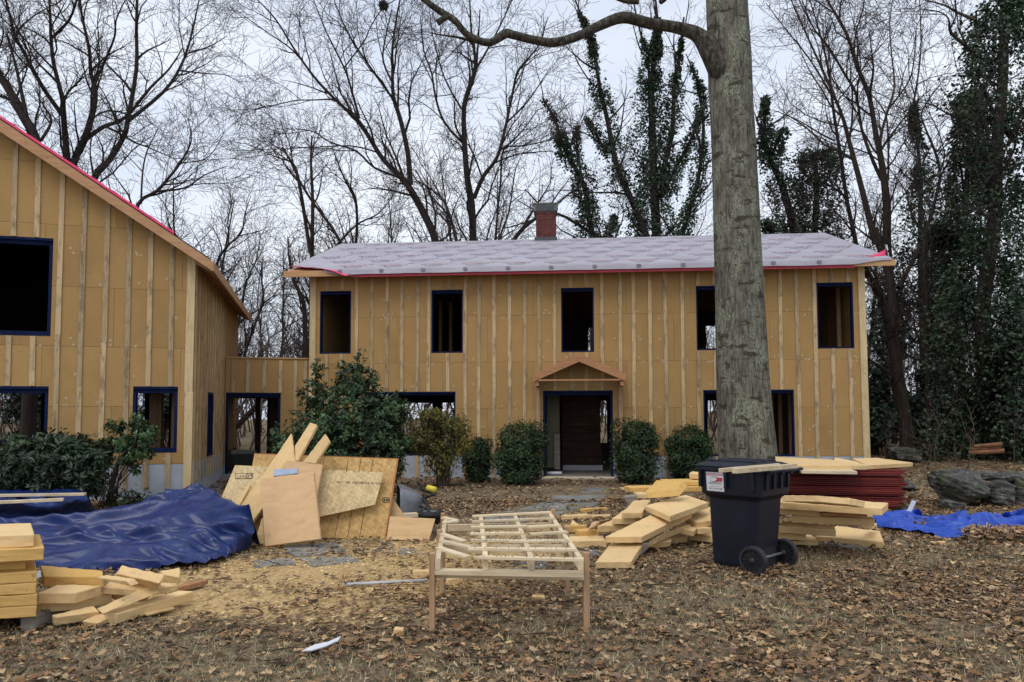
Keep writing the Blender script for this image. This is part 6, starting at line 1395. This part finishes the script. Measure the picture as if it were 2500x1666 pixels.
PALL = np.array([1.02, .98, .92]) * np.array([(.32, .205, .115), (.24, .145, .078), (.13, .08, .048), (.39, .28, .165), (.17, .115, .08), (.10, .064, .044), (.37, .275, .165), (.25, .145, .07), (.14, .10, .078)])
def flat_leaves(x, y, size, outline, curl, seed, pal, zoff=.012):
    N = len(x); k = len(outline); gg = np.random.default_rng(seed); an = gg.random(N) * 6.283; L = size * (.6 + .75 * gg.random(N))
    z = np.array([ground_z(a, b) + (0.03 * mn.noise((a * 1.3, b * 1.3, 0)) + 0.012 * mn.noise((a * 5, b * 5, 3)) if (abs(a) < 9.1 and b < 16) else 0) for a, b in zip(x, y)])
    ox = outline[:, 0][None] * L[:, None] * (.8 + .4 * gg.random((N, 1))); oy = (outline[:, 1][None] - .5) * L[:, None]
    cu = curl * gg.normal(size=(N, 1)); cv = curl * gg.normal(size=(N, 1)); tx = gg.normal(size=(N, 1)) * .13; ty = gg.normal(size=(N, 1)) * .13
    zz_ = np.abs(cu) * (ox ** 2) / L[:, None] * 6 + cv * (oy ** 2) / L[:, None] * 4 + tx * ox + ty * oy
    zz_ = zz_ + gg.normal(size=zz_.shape) * .04 * L[:, None]; zz_ = zz_ - zz_.min(1, keepdims=True) * .75
    c, s = np.cos(an)[:, None], np.sin(an)[:, None]
    V = np.stack([x[:, None] + ox * c - oy * s, y[:, None] + ox * s + oy * c, z[:, None] + zoff + gg.random((N, 1)) * .02 + zz_], 2)
    cen = np.stack([x, y, V[:, :, 2].mean(1) - np.abs(cu[:, 0]) * L * .25], 1)[:, None, :]
    V = np.concatenate([cen, V], 1); b = (np.arange(N) * (k + 1))[:, None, None]
    T = np.array([[0, i + 1, (i + 1) % k + 1] for i in range(k)])[None] + b
    col = pick(pal, N, gg, .22).repeat(k + 1, 0); col = col * (1 + gg.normal(size=(len(col), 1)) * .12)
    return V.reshape(-1, 3), T.reshape(-1, 3), col
Vs, Ts, Cs, off = [], [], [], 0
for n, y0, y1, out, size, sd in ((27000, 3.2, 8.5, OAK, .062, 1), (32000, 3.2, 8.5, OVAL, .044, 2), (26000, 8.5, 14, OAK, .068, 3), (24000, 8.5, 14, OVAL, .075, 4), (26000, 13, 27, OVAL, .115, 5)):
    x, y = sample(n, y0, y1, dens_leaf); V, T, K_ = flat_leaves(x, y, size, out, .15, sd, PALL); Vs.append(V); Ts.append(T + off); Cs.append(K_); off += len(V)
o = link('leaf_litter', np_mesh('leaf_litter', np.concatenate(Vs), [np.concatenate(Ts)], np.concatenate(Cs)), M['litter']); tag(o, 'fallen brown leaves covering the yard', 'leaves', kind='stuff')
# a few leaves blown onto the bright tarp hem
x, y = [], []
for _ in range(260):
    p = at_z(*T4(g.uniform(1330, 2200), g.normal(1320, 38)), .05); x.append(p.x); y.append(p.y)
V, T, K_ = flat_leaves(np.array(x), np.array(y), .10, OAK, .16, 8, PALL, .06); o = link('tarp_leaves', np_mesh('tarp_leaves', V, [T], K_), M['litter']); tag(o, 'dry leaves blown over the hem of the bright tarp', 'leaves', kind='stuff')
# pale chips of wood and foam
def dens_chip(x, y): return min(1, max(.012, 1.5 * saw(x, y) * (.75 + .9 * mn.noise((x * 2.1, y * 2.1, 4)))))
x, y = sample(70000, 4.2, 13, dens_chip)
V, T, K_ = flat_leaves(x, y, .034, np.array([(-.16, 0), (.14, .08), (.2, .9), (-.12, 1)]), .1, 11, [(.62, .44, .21), (.72, .54, .29), (.52, .35, .16), (.66, .46, .2), (.42, .27, .12)], .014)
o = link('sawdust_chips', np_mesh('sawdust_chips', V, [T], K_), M['litter']); tag(o, 'pale wood chips and sawdust strewn over the yard', 'sawdust', kind='stuff')
# dry grass
def dens_grass(x, y):
    d = .62 - 1.1 * mn.noise((x * .55, y * .55, 2)) + .5 * mn.noise((x * 1.3, y * 1.3, 21)); return max(0, min(1, d)) * max(0, 1 - 2.2 * saw(x, y))
x, y = sample(150000, 3.2, 11, dens_grass); N = len(x); z = np.array([0.03 * mn.noise((a * 1.3, b * 1.3, 0)) for a, b in zip(x, y)])
an = g.random(N) * 6.283; L = .04 + .06 * g.random(N); le = .5 + 1.1 * g.random(N); wv = .0028
b0_ = np.stack([x - np.sin(an) * wv, y + np.cos(an) * wv, z - .004], 1); b1_ = np.stack([x + np.sin(an) * wv, y - np.cos(an) * wv, z - .004], 1)
tp2 = np.stack([x + np.cos(an) * L * np.sin(le), y + np.sin(an) * L * np.sin(le), z + L * np.cos(le) * .8 + .012], 1)
V = np.stack([b0_, b1_, tp2], 1).reshape(-1, 3); T = np.arange(3 * N).reshape(-1, 3)
o = link('dry_grass', np_mesh('dry_grass', V, [T], pick([(.42, .345, .21), (.34, .275, .16), (.26, .215, .12), (.17, .165, .075), (.52, .44, .28)], N, g).repeat(3, 0)), M['litter']); tag(o, 'short dry winter grass in the yard', 'grass', kind='stuff')
# fallen twigs
tw = Wood(); R = random.Random(5)
for _ in range(170):
    y = R.uniform(4, 13); x = R.uniform(-1, 1) * (.75 * y + .5); a = R.uniform(0, 3.14); l = R.uniform(.08, .4); z = .03
    tw.add([(x + math.cos(a) * l * (f - .5) + R.gauss(0, .012), y + math.sin(a) * l * (f - .5) + R.gauss(0, .012), z + R.uniform(0, .02)) for f in (0, .35, .7, 1)], [.006, .005, .004, .003], 4)
o = link('fallen_twigs', tw.mesh('fallen_twigs'), M['bark_brown']); tag(o, 'thin fallen twigs scattered on the yard', 'twigs', kind='stuff')
